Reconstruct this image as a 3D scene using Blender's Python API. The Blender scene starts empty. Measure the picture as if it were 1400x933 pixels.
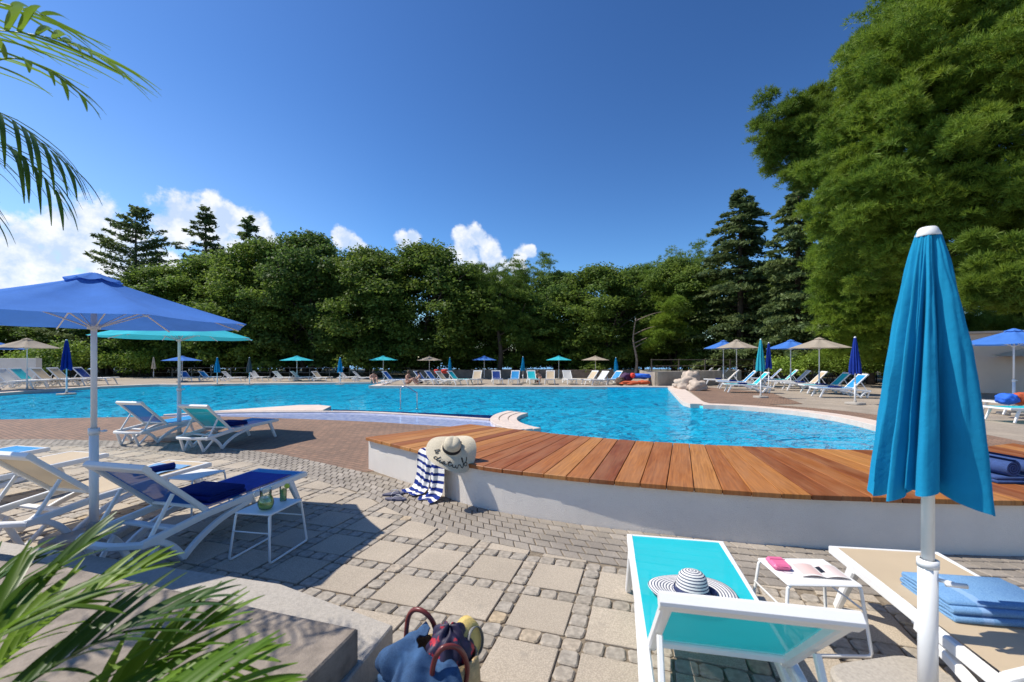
import bpy, bmesh, math, random
import numpy as np
from mathutils import Vector, Matrix, noise
R = math.radians
rnd = random.Random(7)
S = bpy.context.scene
C = bpy.data.collections.new('place'); S.collection.children.link(C)

# ------------------------------------------------------------------ camera, light, sky
EYE, HOR, F = 1.70, 492.0, 600.0
cam = bpy.data.cameras.new('camera'); co = bpy.data.objects.new('camera', cam); C.objects.link(co)
co.location = (0, 0, EYE); co.rotation_euler = (R(90), 0, 0)
cam.sensor_width = 36; cam.lens = 36 * F / 1400; cam.shift_y = (HOR - 466.5) / 1400
cam.clip_start = .05; cam.clip_end = 20000
cam.dof.use_dof = True; cam.dof.focus_distance = 6.0; cam.dof.aperture_fstop = 2.6
S.camera = co
SUN = Vector((-.72, .10, 1)).normalized()
EL = math.asin(SUN.z); AZ = math.atan2(SUN.x, SUN.y)
sl = bpy.data.lights.new('sun', 'SUN'); sl.energy = 4.6; sl.angle = R(.5); sl.color = (1, .94, .83)
so = bpy.data.objects.new('sun', sl); C.objects.link(so); so.rotation_euler = (-SUN).to_track_quat('-Z', 'Y').to_euler()
S.view_settings.view_transform = 'Standard'; S.view_settings.look = 'None'
S.view_settings.exposure = .28; S.view_settings.gamma = 1; S.view_settings.use_curve_mapping = False
S.cycles.max_bounces = 8; S.cycles.transparent_max_bounces = 16
W = bpy.data.worlds.new('World'); S.world = W; W.use_nodes = True
SKY_STRENGTH = .112

class NT:
    """tiny node helper"""
    def __init__(s, t): s.t = t; s.n = t.nodes; s.l = t.links
    def node(s, typ, **k):
        n = s.n.new(typ)
        for a, v in k.items():
            if a == 'ins':
                for q, w in v.items(): s.put(n.inputs[q], w)
            else: setattr(n, a, v)
        return n
    def put(s, sock, w):
        if isinstance(w, bpy.types.NodeSocket): s.l.new(w, sock)
        else:
            if hasattr(sock.default_value, '__len__') and not hasattr(w, '__len__'): w = [w] * len(sock.default_value)
            if hasattr(w, '__len__') and len(w) == 3 and len(sock.default_value) == 4: w = (*w, 1)
            sock.default_value = w
    def m(s, op, a, b=None, c=None, clamp=False):
        n = s.node('ShaderNodeMath', operation=op, use_clamp=clamp); s.put(n.inputs[0], a)
        if b is not None: s.put(n.inputs[1], b)
        if c is not None: s.put(n.inputs[2], c)
        return n.outputs[0]
    def mix(s, f, a, b, mode='MIX'):
        n = s.node('ShaderNodeMix', data_type='RGBA', blend_type=mode); s.put(n.inputs[0], f); s.put(n.inputs[6], a); s.put(n.inputs[7], b)
        return n.outputs[2]
    def noise(s, vec=None, scale=5, det=4, rough=.55, dist=0):
        n = s.node('ShaderNodeTexNoise', ins={'Scale': scale, 'Detail': det, 'Roughness': rough, 'Distortion': dist})
        if vec is not None: s.l.new(vec, n.inputs['Vector'])
        return n.outputs['Fac']
    def ramp(s, f, stops):
        n = s.node('ShaderNodeValToRGB'); e = n.color_ramp.elements
        while len(e) < len(stops): e.new(.5)
        for q, (p, c) in zip(e, stops): q.position = p; q.color = (*c, 1) if hasattr(c, '__len__') else (c, c, c, 1)
        s.put(n.inputs[0], f); return n.outputs[0]
    def map(s, f, a, b, c=0., d=1., smooth=False):
        n = s.node('ShaderNodeMapRange', interpolation_type='SMOOTHSTEP' if smooth else 'LINEAR', ins={'From Min': a, 'From Max': b, 'To Min': c, 'To Max': d}); s.put(n.inputs[0], f)
        return n.outputs[0]

def build_sky():
    t = NT(W.node_tree); t.n.clear()
    sky = t.node('ShaderNodeTexSky', sky_type='NISHITA', sun_disc=False, sun_elevation=EL, sun_rotation=AZ,
                 altitude=0, air_density=1.0, dust_density=.35, ozone_density=6)
    tc = t.node('ShaderNodeTexCoord').outputs['Generated']
    sp = t.node('ShaderNodeSeparateXYZ'); t.l.new(tc, sp.inputs[0])
    az = t.m('ARCTAN2', sp.outputs[0], sp.outputs[1]); el = t.m('ARCSINE', sp.outputs[2])
    hs = t.node('ShaderNodeHueSaturation', ins={'Saturation': 1.06, 'Value': 1.0, 'Color': sky.outputs[0]})
    gm = t.node('ShaderNodeGamma', ins={'Color': t.mix(1, hs.outputs[0], (.30, .30, .30), 'MULTIPLY'), 'Gamma': 1.52}); base = t.mix(1, gm.outputs[0], (3.75, 3.60, 3.15), 'MULTIPLY')
    # cumulus banks low over the trees: puffs given as (azimuth, elevation, radius) in degrees
    puffs = [(-44, 11, 4.6), (-48, 8, 5), (-40, 9, 3.8), (-36.8, 14.3, 3.2), (-34, 14.8, 3), (-31, 14.5, 2.4), (-33, 11, 3), (-29, 13.5, 1.4), (-39, 6.5, 4),
             (-21, 14.5, 1.5), (-19.6, 13.6, 1.4), (-13.6, 14.6, 1.6), (-12.7, 15.2, 1.3), (-11.5, 13.2, 1.2),
             (-6.3, 15.2, 1.8), (-4.6, 15.6, 1.8), (-3.2, 14, 2.2), (-6, 13, 2.6), (-2, 12, 1.9), (-4, 11, 3), (1.2, 13.5, 1.3), (2.4, 13.8, 1.0), (0.6, 11.8, 1.6), (-8.5, 12.6, 1.6)]
    vec = t.node('ShaderNodeCombineXYZ'); t.l.new(az, vec.inputs[0]); t.l.new(el, vec.inputs[1])
    n1 = t.noise(vec.outputs[0], 22, 7, .58); n2 = t.noise(vec.outputs[0], 8, 3, .5)
    dens = None
    for a, e, r in puffs:
        d = t.node('ShaderNodeVectorMath', operation='DISTANCE'); t.l.new(vec.outputs[0], d.inputs[0]); d.inputs[1].default_value = (R(a), R(e), 0)
        q = t.m('MULTIPLY_ADD', d.outputs['Value'], -1 / R(r), 1.0)
        dens = q if dens is None else t.m('SMOOTH_MAX', dens, q, .25)
    dn = t.m('ADD', dens, t.m('MULTIPLY', t.m('SUBTRACT', n1, .5), 1.7)); dn = t.m('ADD', dn, t.m('MULTIPLY', t.m('SUBTRACT', n2, .5), .7))
    cov = t.m('MULTIPLY', t.map(dn, .02, .42, 0, 1, True), .93)
    off = t.node('ShaderNodeVectorMath', operation='ADD', ins={0: vec.outputs[0], 1: (-.018, .03, 0)})
    n3 = t.noise(off.outputs[0], 22, 7, .58)
    lit = t.map(t.m('SUBTRACT', n1, n3), -.12, .14)
    cc = t.mix(lit, (4.6, 5.6, 7.3), (7.6, 7.7, 8.0))
    sun_side = t.map(az, R(-50), R(-15), .35, 0.0)       # thin veil round the left bank
    haze = t.m('MULTIPLY', t.map(el, 0.0, R(32), 1, 0, True), sun_side)
    base = t.mix(haze, base, (5.2, 6.6, 8.6))
    col = t.mix(cov, base, cc)
    bg = t.node('ShaderNodeBackground', ins={'Color': col, 'Strength': SKY_STRENGTH})
    t.l.new(bg.outputs[0], t.node('ShaderNodeOutputWorld').inputs[0])
build_sky()

# ------------------------------------------------------------------ helpers
def at(px, py, z=0.0):
    """point of the place at height z seen at photo pixel px, py"""
    Y = F * (EYE - z) / (py - HOR); return Vector(((px - 700) / F * Y, Y, z))
def far(px, Y, z=0.0): return Vector(((px - 700) / F * Y, Y, z))
def zat(py, Y): return EYE - (py - HOR) * Y / F

def mat(name, col, rough=.6, var=.0, scale=8, bump=0., bscale=60, metal=0, spec=.5, trans=0., island=0., coat=0., det=5, obj=True):
    m = bpy.data.materials.new(name); m.use_nodes = True; t = NT(m.node_tree)
    b = t.n['Principled BSDF']; b.inputs['Roughness'].default_value = rough; b.inputs['Metallic'].default_value = metal
    b.inputs['Specular IOR Level'].default_value = spec; b.inputs['Coat Weight'].default_value = coat
    c = col; vec = t.node('ShaderNodeTexCoord').outputs['Object']
    if var:
        n = t.noise(vec, scale, det, .62); c = t.mix(t.map(n, .3, .7), tuple(x * (1 - var) for x in col), tuple(min(1, x * (1 + var)) for x in col))
    if island:
        g = t.node('ShaderNodeNewGeometry'); v = t.map(g.outputs['Random Per Island'], 0, 1, 1 - island, 1 + island)
        c = t.mix(1.0, c, t.node('ShaderNodeCombineColor', ins={0: v, 1: v, 2: v}).outputs[0], 'MULTIPLY')
    t.put(b.inputs['Base Color'], c)
    if bump:
        bn = t.node('ShaderNodeBump', ins={'Strength': bump, 'Distance': .01, 'Height': t.noise(vec, bscale, 4, .6)}); t.l.new(bn.outputs[0], b.inputs['Normal'])
    if trans:
        tr = t.node('ShaderNodeBsdfTranslucent'); t.put(tr.inputs[0], c)
        mx = t.node('ShaderNodeMixShader', ins={0: trans}); t.l.new(b.outputs[0], mx.inputs[1]); t.l.new(tr.outputs[0], mx.inputs[2])
        t.l.new(mx.outputs[0], t.n['Material Output'].inputs[0])
    return m

class Geo:
    def __init__(s): s.v = []; s.f = []; s.uv = {}; s.mi = []; s.sm = []; s.cur = 0
    def add(s, vs, fs, smooth=False, uvs=None):
        o = len(s.v); s.v += [tuple(p) for p in vs]
        for i, f in enumerate(fs):
            s.f.append(tuple(o + q for q in f)); s.mi.append(s.cur); s.sm.append(smooth)
            if uvs: s.uv[len(s.f) - 1] = [uvs[q] for q in f]
    def box(s, c, d, bev=.006, rot=0, M=None):
        x, y, z = (q / 2 for q in d); b = min(bev, x * .9, y * .9, z * .9)
        vs = []; idx = {}
        for sx in (-1, 1):
            for sy in (-1, 1):
                for sz in (-1, 1):
                    for k in range(3):
                        p = [sx * (x - b), sy * (y - b), sz * (z - b)]; p[k] = (sx * x, sy * y, sz * z)[k]; idx[(sx, sy, sz, k)] = len(vs); vs.append(p)
        fs = []
        for sx in (-1, 1): q = [idx[(sx, a, b_, 0)] for a, b_ in ((-1, -1), (1, -1), (1, 1), (-1, 1))]; fs.append(q if sx > 0 else q[::-1])
        for sy in (-1, 1): q = [idx[(a, sy, b_, 1)] for a, b_ in ((-1, -1), (1, -1), (1, 1), (-1, 1))]; fs.append(q if sy < 0 else q[::-1])
        for sz in (-1, 1): q = [idx[(a, b_, sz, 2)] for a, b_ in ((-1, -1), (1, -1), (1, 1), (-1, 1))]; fs.append(q if sz > 0 else q[::-1])
        for sx in (-1, 1):
            for sy in (-1, 1): fs.append([idx[(sx, sy, -1, 0)], idx[(sx, sy, 1, 0)], idx[(sx, sy, 1, 1)], idx[(sx, sy, -1, 1)]])
        for sx in (-1, 1):
            for sz in (-1, 1): fs.append([idx[(sx, -1, sz, 0)], idx[(sx, 1, sz, 0)], idx[(sx, 1, sz, 2)], idx[(sx, -1, sz, 2)]])
        for sy in (-1, 1):
            for sz in (-1, 1): fs.append([idx[(-1, sy, sz, 1)], idx[(1, sy, sz, 1)], idx[(1, sy, sz, 2)], idx[(-1, sy, sz, 2)]])
        for sx in (-1, 1):
            for sy in (-1, 1):
                for sz in (-1, 1): fs.append([idx[(sx, sy, sz, k)] for k in range(3)])
        T = M if M is not None else Matrix.Translation(Vector(c)) @ Matrix.Rotation(rot, 4, 'Z')
        s.add([T @ Vector(p) for p in vs], fs); return s
    def sweep(s, pts, w, h=None, up=(0, 0, 1), n=None, smooth=None, caps=True, uv=False):
        """rounded bar (w across, h along up) or, with h None, a round tube of radius w; w, h may be lists per point"""
        pts = [Vector(p) for p in pts]; up = Vector(up); N = len(pts); tube = h is None; n = n or (8 if tube else 8)
        ws = w if hasattr(w, '__len__') else [w] * N; hs = None if tube else (h if hasattr(h, '__len__') else [h] * N)
        vs = []; last = None; acc = 0; uvs = []
        for i, p in enumerate(pts):
            d = (pts[min(i + 1, N - 1)] - pts[max(i - 1, 0)]).normalized()
            sd = d.cross(up)
            if sd.length < .12: sd = last if last else d.cross(Vector((1, 0.01, 0)))
            if last and sd.dot(last) < 0: sd = -sd
            sd = (sd - d * sd.dot(d)).normalized(); last = sd; nu = sd.cross(d).normalized()
            k = 1.0
            if 0 < i < N - 1:
                a = (pts[i] - pts[i - 1]).normalized().dot((pts[i + 1] - pts[i]).normalized()); k = 1 / max(.55, math.sqrt((1 + a) / 2)) if a < .999 else 1
            if i: acc += (p - pts[i - 1]).length
            if tube:
                for q in range(n):
                    a = 2 * math.pi * q / n; vs.append(p + sd * math.cos(a) * ws[i] + nu * math.sin(a) * ws[i] * k); uvs.append((q / n, acc))
            else:
                x, y = ws[i] / 2, hs[i] / 2; c = min(x, y) * .38
                for q, (a, b) in enumerate(((x, -y + c), (x, y - c), (x - c, y), (-x + c, y), (-x, y - c), (-x, -y + c), (-x + c, -y), (x - c, -y))):
                    vs.append(p + sd * a + nu * b * k); uvs.append((a, acc))
        fs = []
        for i in range(N - 1):
            for q in range(n): a = i * n + q; b = i * n + (q + 1) % n; fs.append((a, b, b + n, a + n))
        if caps: fs.append(tuple(range(n))[::-1]); fs.append(tuple(range((N - 1) * n, N * n)))
        s.add(vs, fs, tube if smooth is None else smooth, uvs if uv else None); return s
    def lathe(s, prof, n=24, c=(0, 0, 0), M=None, uv=False, dent=None):
        vs = []; uvs = []; acc = 0
        T = M if M is not None else Matrix.Translation(Vector(c))
        for i, (r, z) in enumerate(prof):
            if i: acc += math.hypot(r - prof[i - 1][0], z - prof[i - 1][1])
            for q in range(n):
                a = 2 * math.pi * q / n; p = Vector((r * math.cos(a), r * math.sin(a), z))
                if dent: p = dent(p, r, a)
                vs.append(T @ p); uvs.append((q / n, acc))
        fs = [(i * n + q, i * n + (q + 1) % n, (i + 1) * n + (q + 1) % n, (i + 1) * n + q) for i in range(len(prof) - 1) for q in range(n)]
        s.add(vs, fs, True, uvs if uv else None); return s
    def grid(s, fn, nu, nv, smooth=True, closed=False):
        vs = []; uvs = []
        for j in range(nv + 1):
            for i in range(nu + 1): vs.append(fn(i / nu, j / nv)); uvs.append((i / nu, j / nv))
        s.add(vs, [(j * (nu + 1) + i, j * (nu + 1) + i + 1, (j + 1) * (nu + 1) + i + 1, (j + 1) * (nu + 1) + i) for j in range(nv) for i in range(nu)], smooth, uvs); return s
    def prism(s, poly, z0, z1, bev=0):
        n = len(poly); a = sum(poly[i][0] * poly[(i + 1) % n][1] - poly[(i + 1) % n][0] * poly[i][1] for i in range(n))
        P = [Vector((p[0], p[1])) for p in (poly if a > 0 else poly[::-1])]
        rings = [(P, z0)]
        if bev:
            c = []
            for i in range(n):
                d1 = (P[i] - P[i - 1]).normalized(); d2 = (P[(i + 1) % n] - P[i]).normalized(); nn = Vector((-(d1 + d2).y, (d1 + d2).x)); nn = nn.normalized() if nn.length > 1e-6 else Vector((-d1.y, d1.x))
                c.append(P[i] + nn * bev / max(.5, abs(nn.dot(Vector((-d1.y, d1.x))))))
            rings += [(P, z1 - bev), (c, z1)]
        else: rings += [(P, z1)]
        vs = [(q.x, q.y, z) for r, z in rings for q in r]; m = len(rings)
        fs = [(k * n + i, k * n + (i + 1) % n, (k + 1) * n + (i + 1) % n, (k + 1) * n + i) for k in range(m - 1) for i in range(n)]
        fs += [tuple(range((m - 1) * n, m * n)), tuple(range(n))[::-1]]; s.add(vs, fs); return s
    def mesh(s, name, mats):
        me = bpy.data.meshes.new(name); me.from_pydata(s.v, [], s.f)
        for m in (mats if isinstance(mats, (list, tuple)) else [mats]): me.materials.append(m)
        me.polygons.foreach_set('material_index', s.mi); me.polygons.foreach_set('use_smooth', s.sm)
        if s.uv:
            l = me.uv_layers.new(name='UVMap')
            for p in me.polygons:
                u = s.uv.get(p.index)
                if u:
                    for k, li in enumerate(p.loop_indices): l.data[li].uv = u[k]
        me.update(); return me
    def build(s, name, mats, parent=None, loc=None, rz=0):
        o = bpy.data.objects.new(name, s.mesh(name, mats)); C.objects.link(o)
        if parent: o.parent = parent
        if loc is not None: o.location = loc
        o.rotation_euler.z = rz; return o

def tag(o, label=None, cat=None, group=None, kind=None):
    for k, v in (('label', label), ('category', cat), ('group', group), ('kind', kind)):
        if v: o[k] = v
    return o
def thing(name, loc, rz=0, label=None, cat=None, group=None):
    o = bpy.data.objects.new(name, None); C.objects.link(o); o.location = loc; o.rotation_euler = (0, 0, rz); o.empty_display_size = .1
    return tag(o, label, cat, group)
def kids(o): return [c for c in C.objects if c.parent == o]
def copy_tree(o, kd=None):
    """copy of a thing with copies of its parts and sub-parts (mesh data shared)"""
    def rec(a, par):
        b = a.copy(); C.objects.link(b); b.parent = par
        for c in TREE.get(a.name, []): rec(c, b)
        return b
    return rec(o, None)
TREE = {}
def index_tree():
    TREE.clear()
    for o in C.objects:
        if o.parent: TREE.setdefault(o.parent.name, []).append(o)
def struct(o, kind='structure'): o['kind'] = kind; return o
def catmull(P, k=6):
    P = [Vector(p) for p in P]; out = []
    for i in range(len(P) - 1):
        a, b, c, d = P[max(0, i - 1)], P[i], P[i + 1], P[min(len(P) - 1, i + 2)]
        for j in range(k):
            t = j / k; out.append(.5 * ((2 * b) + (c - a) * t + (2 * a - 5 * b + 4 * c - d) * t * t + (3 * b - a - 3 * c + d) * t ** 3))
    out.append(P[-1]); return out
def resample(P, n):
    P = [Vector(p) for p in P]; L = [0]
    for i in range(1, len(P)): L.append(L[-1] + (P[i] - P[i - 1]).length)
    out = []; j = 0
    for k in range(n + 1):
        s = L[-1] * k / n
        while j < len(P) - 2 and L[j + 1] < s: j += 1
        out.append(P[j].lerp(P[j + 1], (s - L[j]) / max(1e-9, L[j + 1] - L[j])))
    return out
def sheet(name, outer, holes, z, m, kind='structure'):
    bm = bmesh.new()
    for loop in [outer] + holes:
        vs = [bm.verts.new((p[0], p[1], z)) for p in loop]
        for i in range(len(vs)): bm.edges.new((vs[i], vs[(i + 1) % len(vs)]))
    bmesh.ops.triangle_fill(bm, use_beauty=True, edges=bm.edges[:], normal=(0, 0, 1))
    bmesh.ops.recalc_face_normals(bm, faces=bm.faces[:])
    if bm.faces and sum(f.normal.z for f in bm.faces) < 0: bmesh.ops.reverse_faces(bm, faces=bm.faces[:])
    me = bpy.data.meshes.new(name); bm.to_mesh(me); bm.free(); me.materials.append(m)
    o = bpy.data.objects.new(name, me); C.objects.link(o); o['kind'] = kind; return o
def inside(p, poly):
    x, y = p[0], p[1]; r = False; n = len(poly)
    for i in range(n):
        x1, y1 = poly[i][0], poly[i][1]; x2, y2 = poly[i - 1][0], poly[i - 1][1]
        if (y1 > y) != (y2 > y) and x < (x2 - x1) * (y - y1) / (y2 - y1) + x1: r = not r
    return r

# ------------------------------------------------------------------ materials
white = mat('white_resin', (.80, .79, .77), .42, var=.03, scale=3, bump=.03, bscale=200)
steel = mat('white_painted_steel', (.78, .78, .77), .35, var=.02)
chrome = mat('stainless_steel', (.6, .62, .64), .18, metal=1)
grey_foot = mat('grey_rubber', (.12, .12, .12), .8)
def sling_mat(name, col, alpha=.12):
    m = bpy.data.materials.new(name); m.use_nodes = True; t = NT(m.node_tree); b = t.n['Principled BSDF']
    tc = t.node('ShaderNodeTexCoord').outputs['Object']
    w1 = t.node('ShaderNodeTexWave', wave_type='BANDS', bands_direction='X', ins={'Scale': 160, 'Vector': tc}); w2 = t.node('ShaderNodeTexWave', wave_type='BANDS', bands_direction='Y', ins={'Scale': 160, 'Vector': tc})
    wv = t.m('MULTIPLY', w1.outputs['Fac'], w2.outputs['Fac'])
    c = t.mix(t.map(t.noise(tc, 2.5, 3), .3, .7), tuple(x * .93 for x in col), tuple(min(1, x * 1.05) for x in col))
    c = t.mix(wv, c, tuple(x * .9 for x in col)); t.put(b.inputs['Base Color'], c); b.inputs['Roughness'].default_value = .6; b.inputs['Specular IOR Level'].default_value = .3
    bn = t.node('ShaderNodeBump', ins={'Strength': .12, 'Distance': .001, 'Height': wv}); t.l.new(bn.outputs[0], b.inputs['Normal'])
    tr = t.node('ShaderNodeBsdfTranslucent', ins={'Color': c}); tp = t.node('ShaderNodeBsdfTransparent')
    m1 = t.node('ShaderNodeMixShader', ins={0: .14, 1: b.outputs[0], 2: tr.outputs[0]}); m2 = t.node('ShaderNodeMixShader', ins={0: alpha, 1: m1.outputs[0], 2: tp.outputs[0]})
    t.l.new(m2.outputs[0], t.n['Material Output'].inputs[0]); return m
slings = {'turquoise': sling_mat('turquoise_mesh', (.015, .55, .62), .06), 'beige': sling_mat('beige_mesh', (.62, .49, .33), .05), 'navy': sling_mat('navy_mesh', (.012, .05, .26)),
          'sky': sling_mat('sky_blue_mesh', (.02, .32, .70)), 'white': sling_mat('white_mesh', (.72, .70, .66)), 'blue': sling_mat('blue_mesh', (.015, .15, .50))}
def cloth_mat(name, col, tr=.25, bscale=34, var=.10, ctr=.05):
    return mat(name, col, .95, var=var, scale=3.2, bump=ctr * 5, bscale=bscale, spec=.15, trans=tr)
canvas = {'royal blue': cloth_mat('royal_blue_canvas', (.07, .21, .62)), 'turquoise': cloth_mat('turquoise_canvas', (.05, .50, .60)), 'beige': cloth_mat('beige_canvas', (.42, .36, .29)),
          'navy': cloth_mat('navy_canvas', (.018, .05, .33)), 'azure': cloth_mat('azure_canvas', (.012, .26, .47), .12), 'grey': cloth_mat('grey_canvas', (.12, .12, .12)), 'cream': cloth_mat('cream_canvas', (.7, .62, .5))}
terry = {'navy': mat('navy_terry', (.008, .022, .14), .95, var=.15, scale=30, bump=.6, bscale=260, spec=.1), 'light blue': mat('light_blue_terry', (.20, .38, .62), .95, var=.14, scale=26, bump=.7, bscale=220, spec=.1),
         'white': mat('white_terry', (.75, .74, .72), .95, var=.05, bump=.5, bscale=220, spec=.1), 'red': mat('red_terry', (.6, .05, .03), .9, var=.1, bump=.5, bscale=200), 'orange': mat('orange_terry', (.48, .09, .03), .9, var=.1, bump=.5),
         'bright blue': mat('bright_blue_cloth', (.02, .13, .62), .8, var=.15, scale=6)}
stucco = mat('white_render', (.76, .70, .63), .9, var=.06, scale=2.2, bump=.55, bscale=130)
wallbeige = mat('beige_render', (.72, .58, .48), .9, var=.05, scale=.8, bump=.4, bscale=40)
concrete = mat('rough_concrete', (.36, .31, .25), .9, var=.25, scale=1.6, bump=.8, bscale=14)
cream_stone = mat('cream_coping_stone', (.66, .54, .46), .7, var=.1, scale=3, bump=.3, bscale=40)
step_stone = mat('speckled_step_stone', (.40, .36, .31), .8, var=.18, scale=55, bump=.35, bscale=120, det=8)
bark = mat('bark', (.075, .055, .04), .95, var=.4, scale=6, bump=1, bscale=12)
palebark = mat('pale_bark', (.26, .20, .15), .95, var=.4, scale=5, bump=1, bscale=12)
rockm = mat('pale_boulder', (.50, .40, .32), .9, var=.25, scale=3, bump=1, bscale=8)

def two_tone(name, build):
    m = bpy.data.materials.new(name); m.use_nodes = True; t = NT(m.node_tree); b = t.n['Principled BSDF']; build(t, b); return m
def slab_fn(t, b):
    tc = t.node('ShaderNodeTexCoord').outputs['Object']; g = t.node('ShaderNodeNewGeometry').outputs['Random Per Island']
    c = t.mix(g, (.43, .36, .275), (.50, .42, .325)); c = t.mix(t.map(t.noise(tc, 1.1, 5), .35, .7), c, (.37, .31, .24))
    c = t.mix(t.map(t.noise(tc, 130, 3), .42, .62), t.mix(1, c, (.80, .80, .80), 'MULTIPLY'), t.mix(1, c, (1.12, 1.12, 1.12), 'MULTIPLY'))
    c = t.mix(t.map(t.noise(tc, 3.1, 8, .7), .60, .72), c, (.29, .25, .20)); t.put(b.inputs['Base Color'], c); b.inputs['Roughness'].default_value = .85
    t.l.new(t.node('ShaderNodeBump', ins={'Strength': .35, 'Distance': .004, 'Height': t.noise(tc, 90, 4)}).outputs[0], b.inputs['Normal'])
slabm = two_tone('pale_concrete_slab', slab_fn)
def sett_fn(t, b):
    tc = t.node('ShaderNodeTexCoord').outputs['Object']; g = t.node('ShaderNodeNewGeometry').outputs['Random Per Island']
    c = t.ramp(g, [(0, (.30, .26, .21)), (.35, (.38, .33, .27)), (.8, (.35, .31, .26)), (.95, (.41, .345, .27)), (1, (.44, .34, .22))])
    c = t.mix(t.map(t.noise(tc, 28, 5), .35, .65), t.mix(1, c, (.74, .73, .72), 'MULTIPLY'), t.mix(1, c, (1.15, 1.14, 1.12), 'MULTIPLY')); t.put(b.inputs['Base Color'], c); b.inputs['Roughness'].default_value = .8
    t.l.new(t.node('ShaderNodeBump', ins={'Strength': .5, 'Distance': .008, 'Height': t.noise(tc, 34, 5)}).outputs[0], b.inputs['Normal'])
settm = two_tone('granite_sett', sett_fn)
def paver_fn(t, b):
    tc = t.node('ShaderNodeTexCoord').outputs['Object']; g = t.node('ShaderNodeNewGeometry').outputs['Random Per Island']
    c = t.ramp(g, [(0, (.30, .26, .21)), (.5, (.37, .32, .265)), (1, (.43, .375, .315))]); c = t.mix(t.map(t.noise(tc, 1.4, 4), .35, .7), c, (.25, .215, .18))
    c = t.mix(t.map(t.noise(tc, 80, 4), .4, .65), t.mix(1, c, (.8, .8, .8), 'MULTIPLY'), c); t.put(b.inputs['Base Color'], c); b.inputs['Roughness'].default_value = .85
    t.l.new(t.node('ShaderNodeBump', ins={'Strength': .5, 'Distance': .006, 'Height': t.noise(tc, 60, 4)}).outputs[0], b.inputs['Normal'])
paverm = two_tone('grey_paver', paver_fn)
grout = mat('sandy_joint', (.22, .175, .125), .95, var=.35, scale=20, bump=.8, bscale=90)
def brick_fn(c1, c2, mort, sc, rot=0, bw=.2, bh=.1):
    def fn(t, b):
        tc = t.node('ShaderNodeTexCoord').outputs['Object']; mp = t.node('ShaderNodeMapping', ins={'Rotation': (0, 0, rot)}); t.l.new(tc, mp.inputs[0])
        br = t.node('ShaderNodeTexBrick', ins={'Vector': mp.outputs[0], 'Color1': c1, 'Color2': c2, 'Mortar': mort, 'Scale': 1, 'Mortar Size': .007, 'Brick Width': bw, 'Row Height': bh, 'Bias': 0})
        c = t.mix(t.map(t.noise(tc, .8, 5), .3, .75), br.outputs[0], t.mix(1, br.outputs[0], (.72, .72, .74), 'MULTIPLY'))
        c = t.mix(t.map(t.noise(tc, 30, 4), .4, .6), c, t.mix(1, c, (.82, .82, .82), 'MULTIPLY')); t.put(b.inputs['Base Color'], c); b.inputs['Roughness'].default_value = .85
        t.l.new(t.node('ShaderNodeBump', ins={'Strength': .5, 'Distance': .006, 'Height': t.m('SUBTRACT', 1, br.outputs['Fac'])}).outputs[0], b.inputs['Normal'])
    return fn
brickm = two_tone('brown_block_paving', brick_fn((.34, .20, .13), (.25, .155, .105), (.12, .085, .06), 1, R(32)))
terracem = two_tone('beige_terrace_paving', brick_fn((.45, .37, .285), (.40, .33, .255), (.27, .22, .17), 1, R(12), .5, .5))
def soil_fn(t, b):
    tc = t.node('ShaderNodeTexCoord').outputs['Object']
    c = t.ramp(t.noise(tc, .35, 8, .65), [(.3, (.05, .075, .02)), (.5, (.10, .085, .045)), (.7, (.16, .12, .07))]); t.put(b.inputs['Base Color'], c); b.inputs['Roughness'].default_value = 1
soilm = two_tone('leaf_litter_and_grass', soil_fn)
def wood_fn(t, b):
    uv = t.node('ShaderNodeTexCoord').outputs['UV']; g = t.node('ShaderNodeNewGeometry').outputs['Random Per Island']
    off = t.node('ShaderNodeCombineXYZ', ins={0: t.m('MULTIPLY', g, 37), 1: t.m('MULTIPLY', g, 91)}).outputs[0]
    v = t.node('ShaderNodeVectorMath', operation='ADD', ins={0: uv, 1: off}).outputs[0]
    mp = t.node('ShaderNodeMapping', ins={'Scale': (1.1, 26, 1)}); t.l.new(v, mp.inputs[0]); gr = t.noise(mp.outputs[0], 1.6, 8, .62, .6)
    mp2 = t.node('ShaderNodeMapping', ins={'Scale': (1, 4, 1)}); t.l.new(v, mp2.inputs[0]); bl = t.noise(mp2.outputs[0], 1.2, 3)
    c = t.ramp(g, [(0, (.21, .058, .016)), (.25, (.29, .088, .022)), (.5, (.37, .13, .032)), (.75, (.45, .18, .046)), (1, (.52, .24, .066))])
    c = t.mix(t.map(gr, .35, .7), t.mix(1, c, (.62, .56, .5), 'MULTIPLY'), t.mix(1, c, (1.15, 1.15, 1.15), 'MULTIPLY'))
    c = t.mix(t.map(bl, .4, .8, 0, .45), c, (.42, .22, .11)); t.put(b.inputs['Base Color'], c); b.inputs['Roughness'].default_value = .5; b.inputs['Specular IOR Level'].default_value = .35
    t.l.new(t.node('ShaderNodeBump', ins={'Strength': .25, 'Distance': .003, 'Height': gr}).outputs[0], b.inputs['Normal'])
woodm = two_tone('hardwood_decking', wood_fn)

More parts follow.
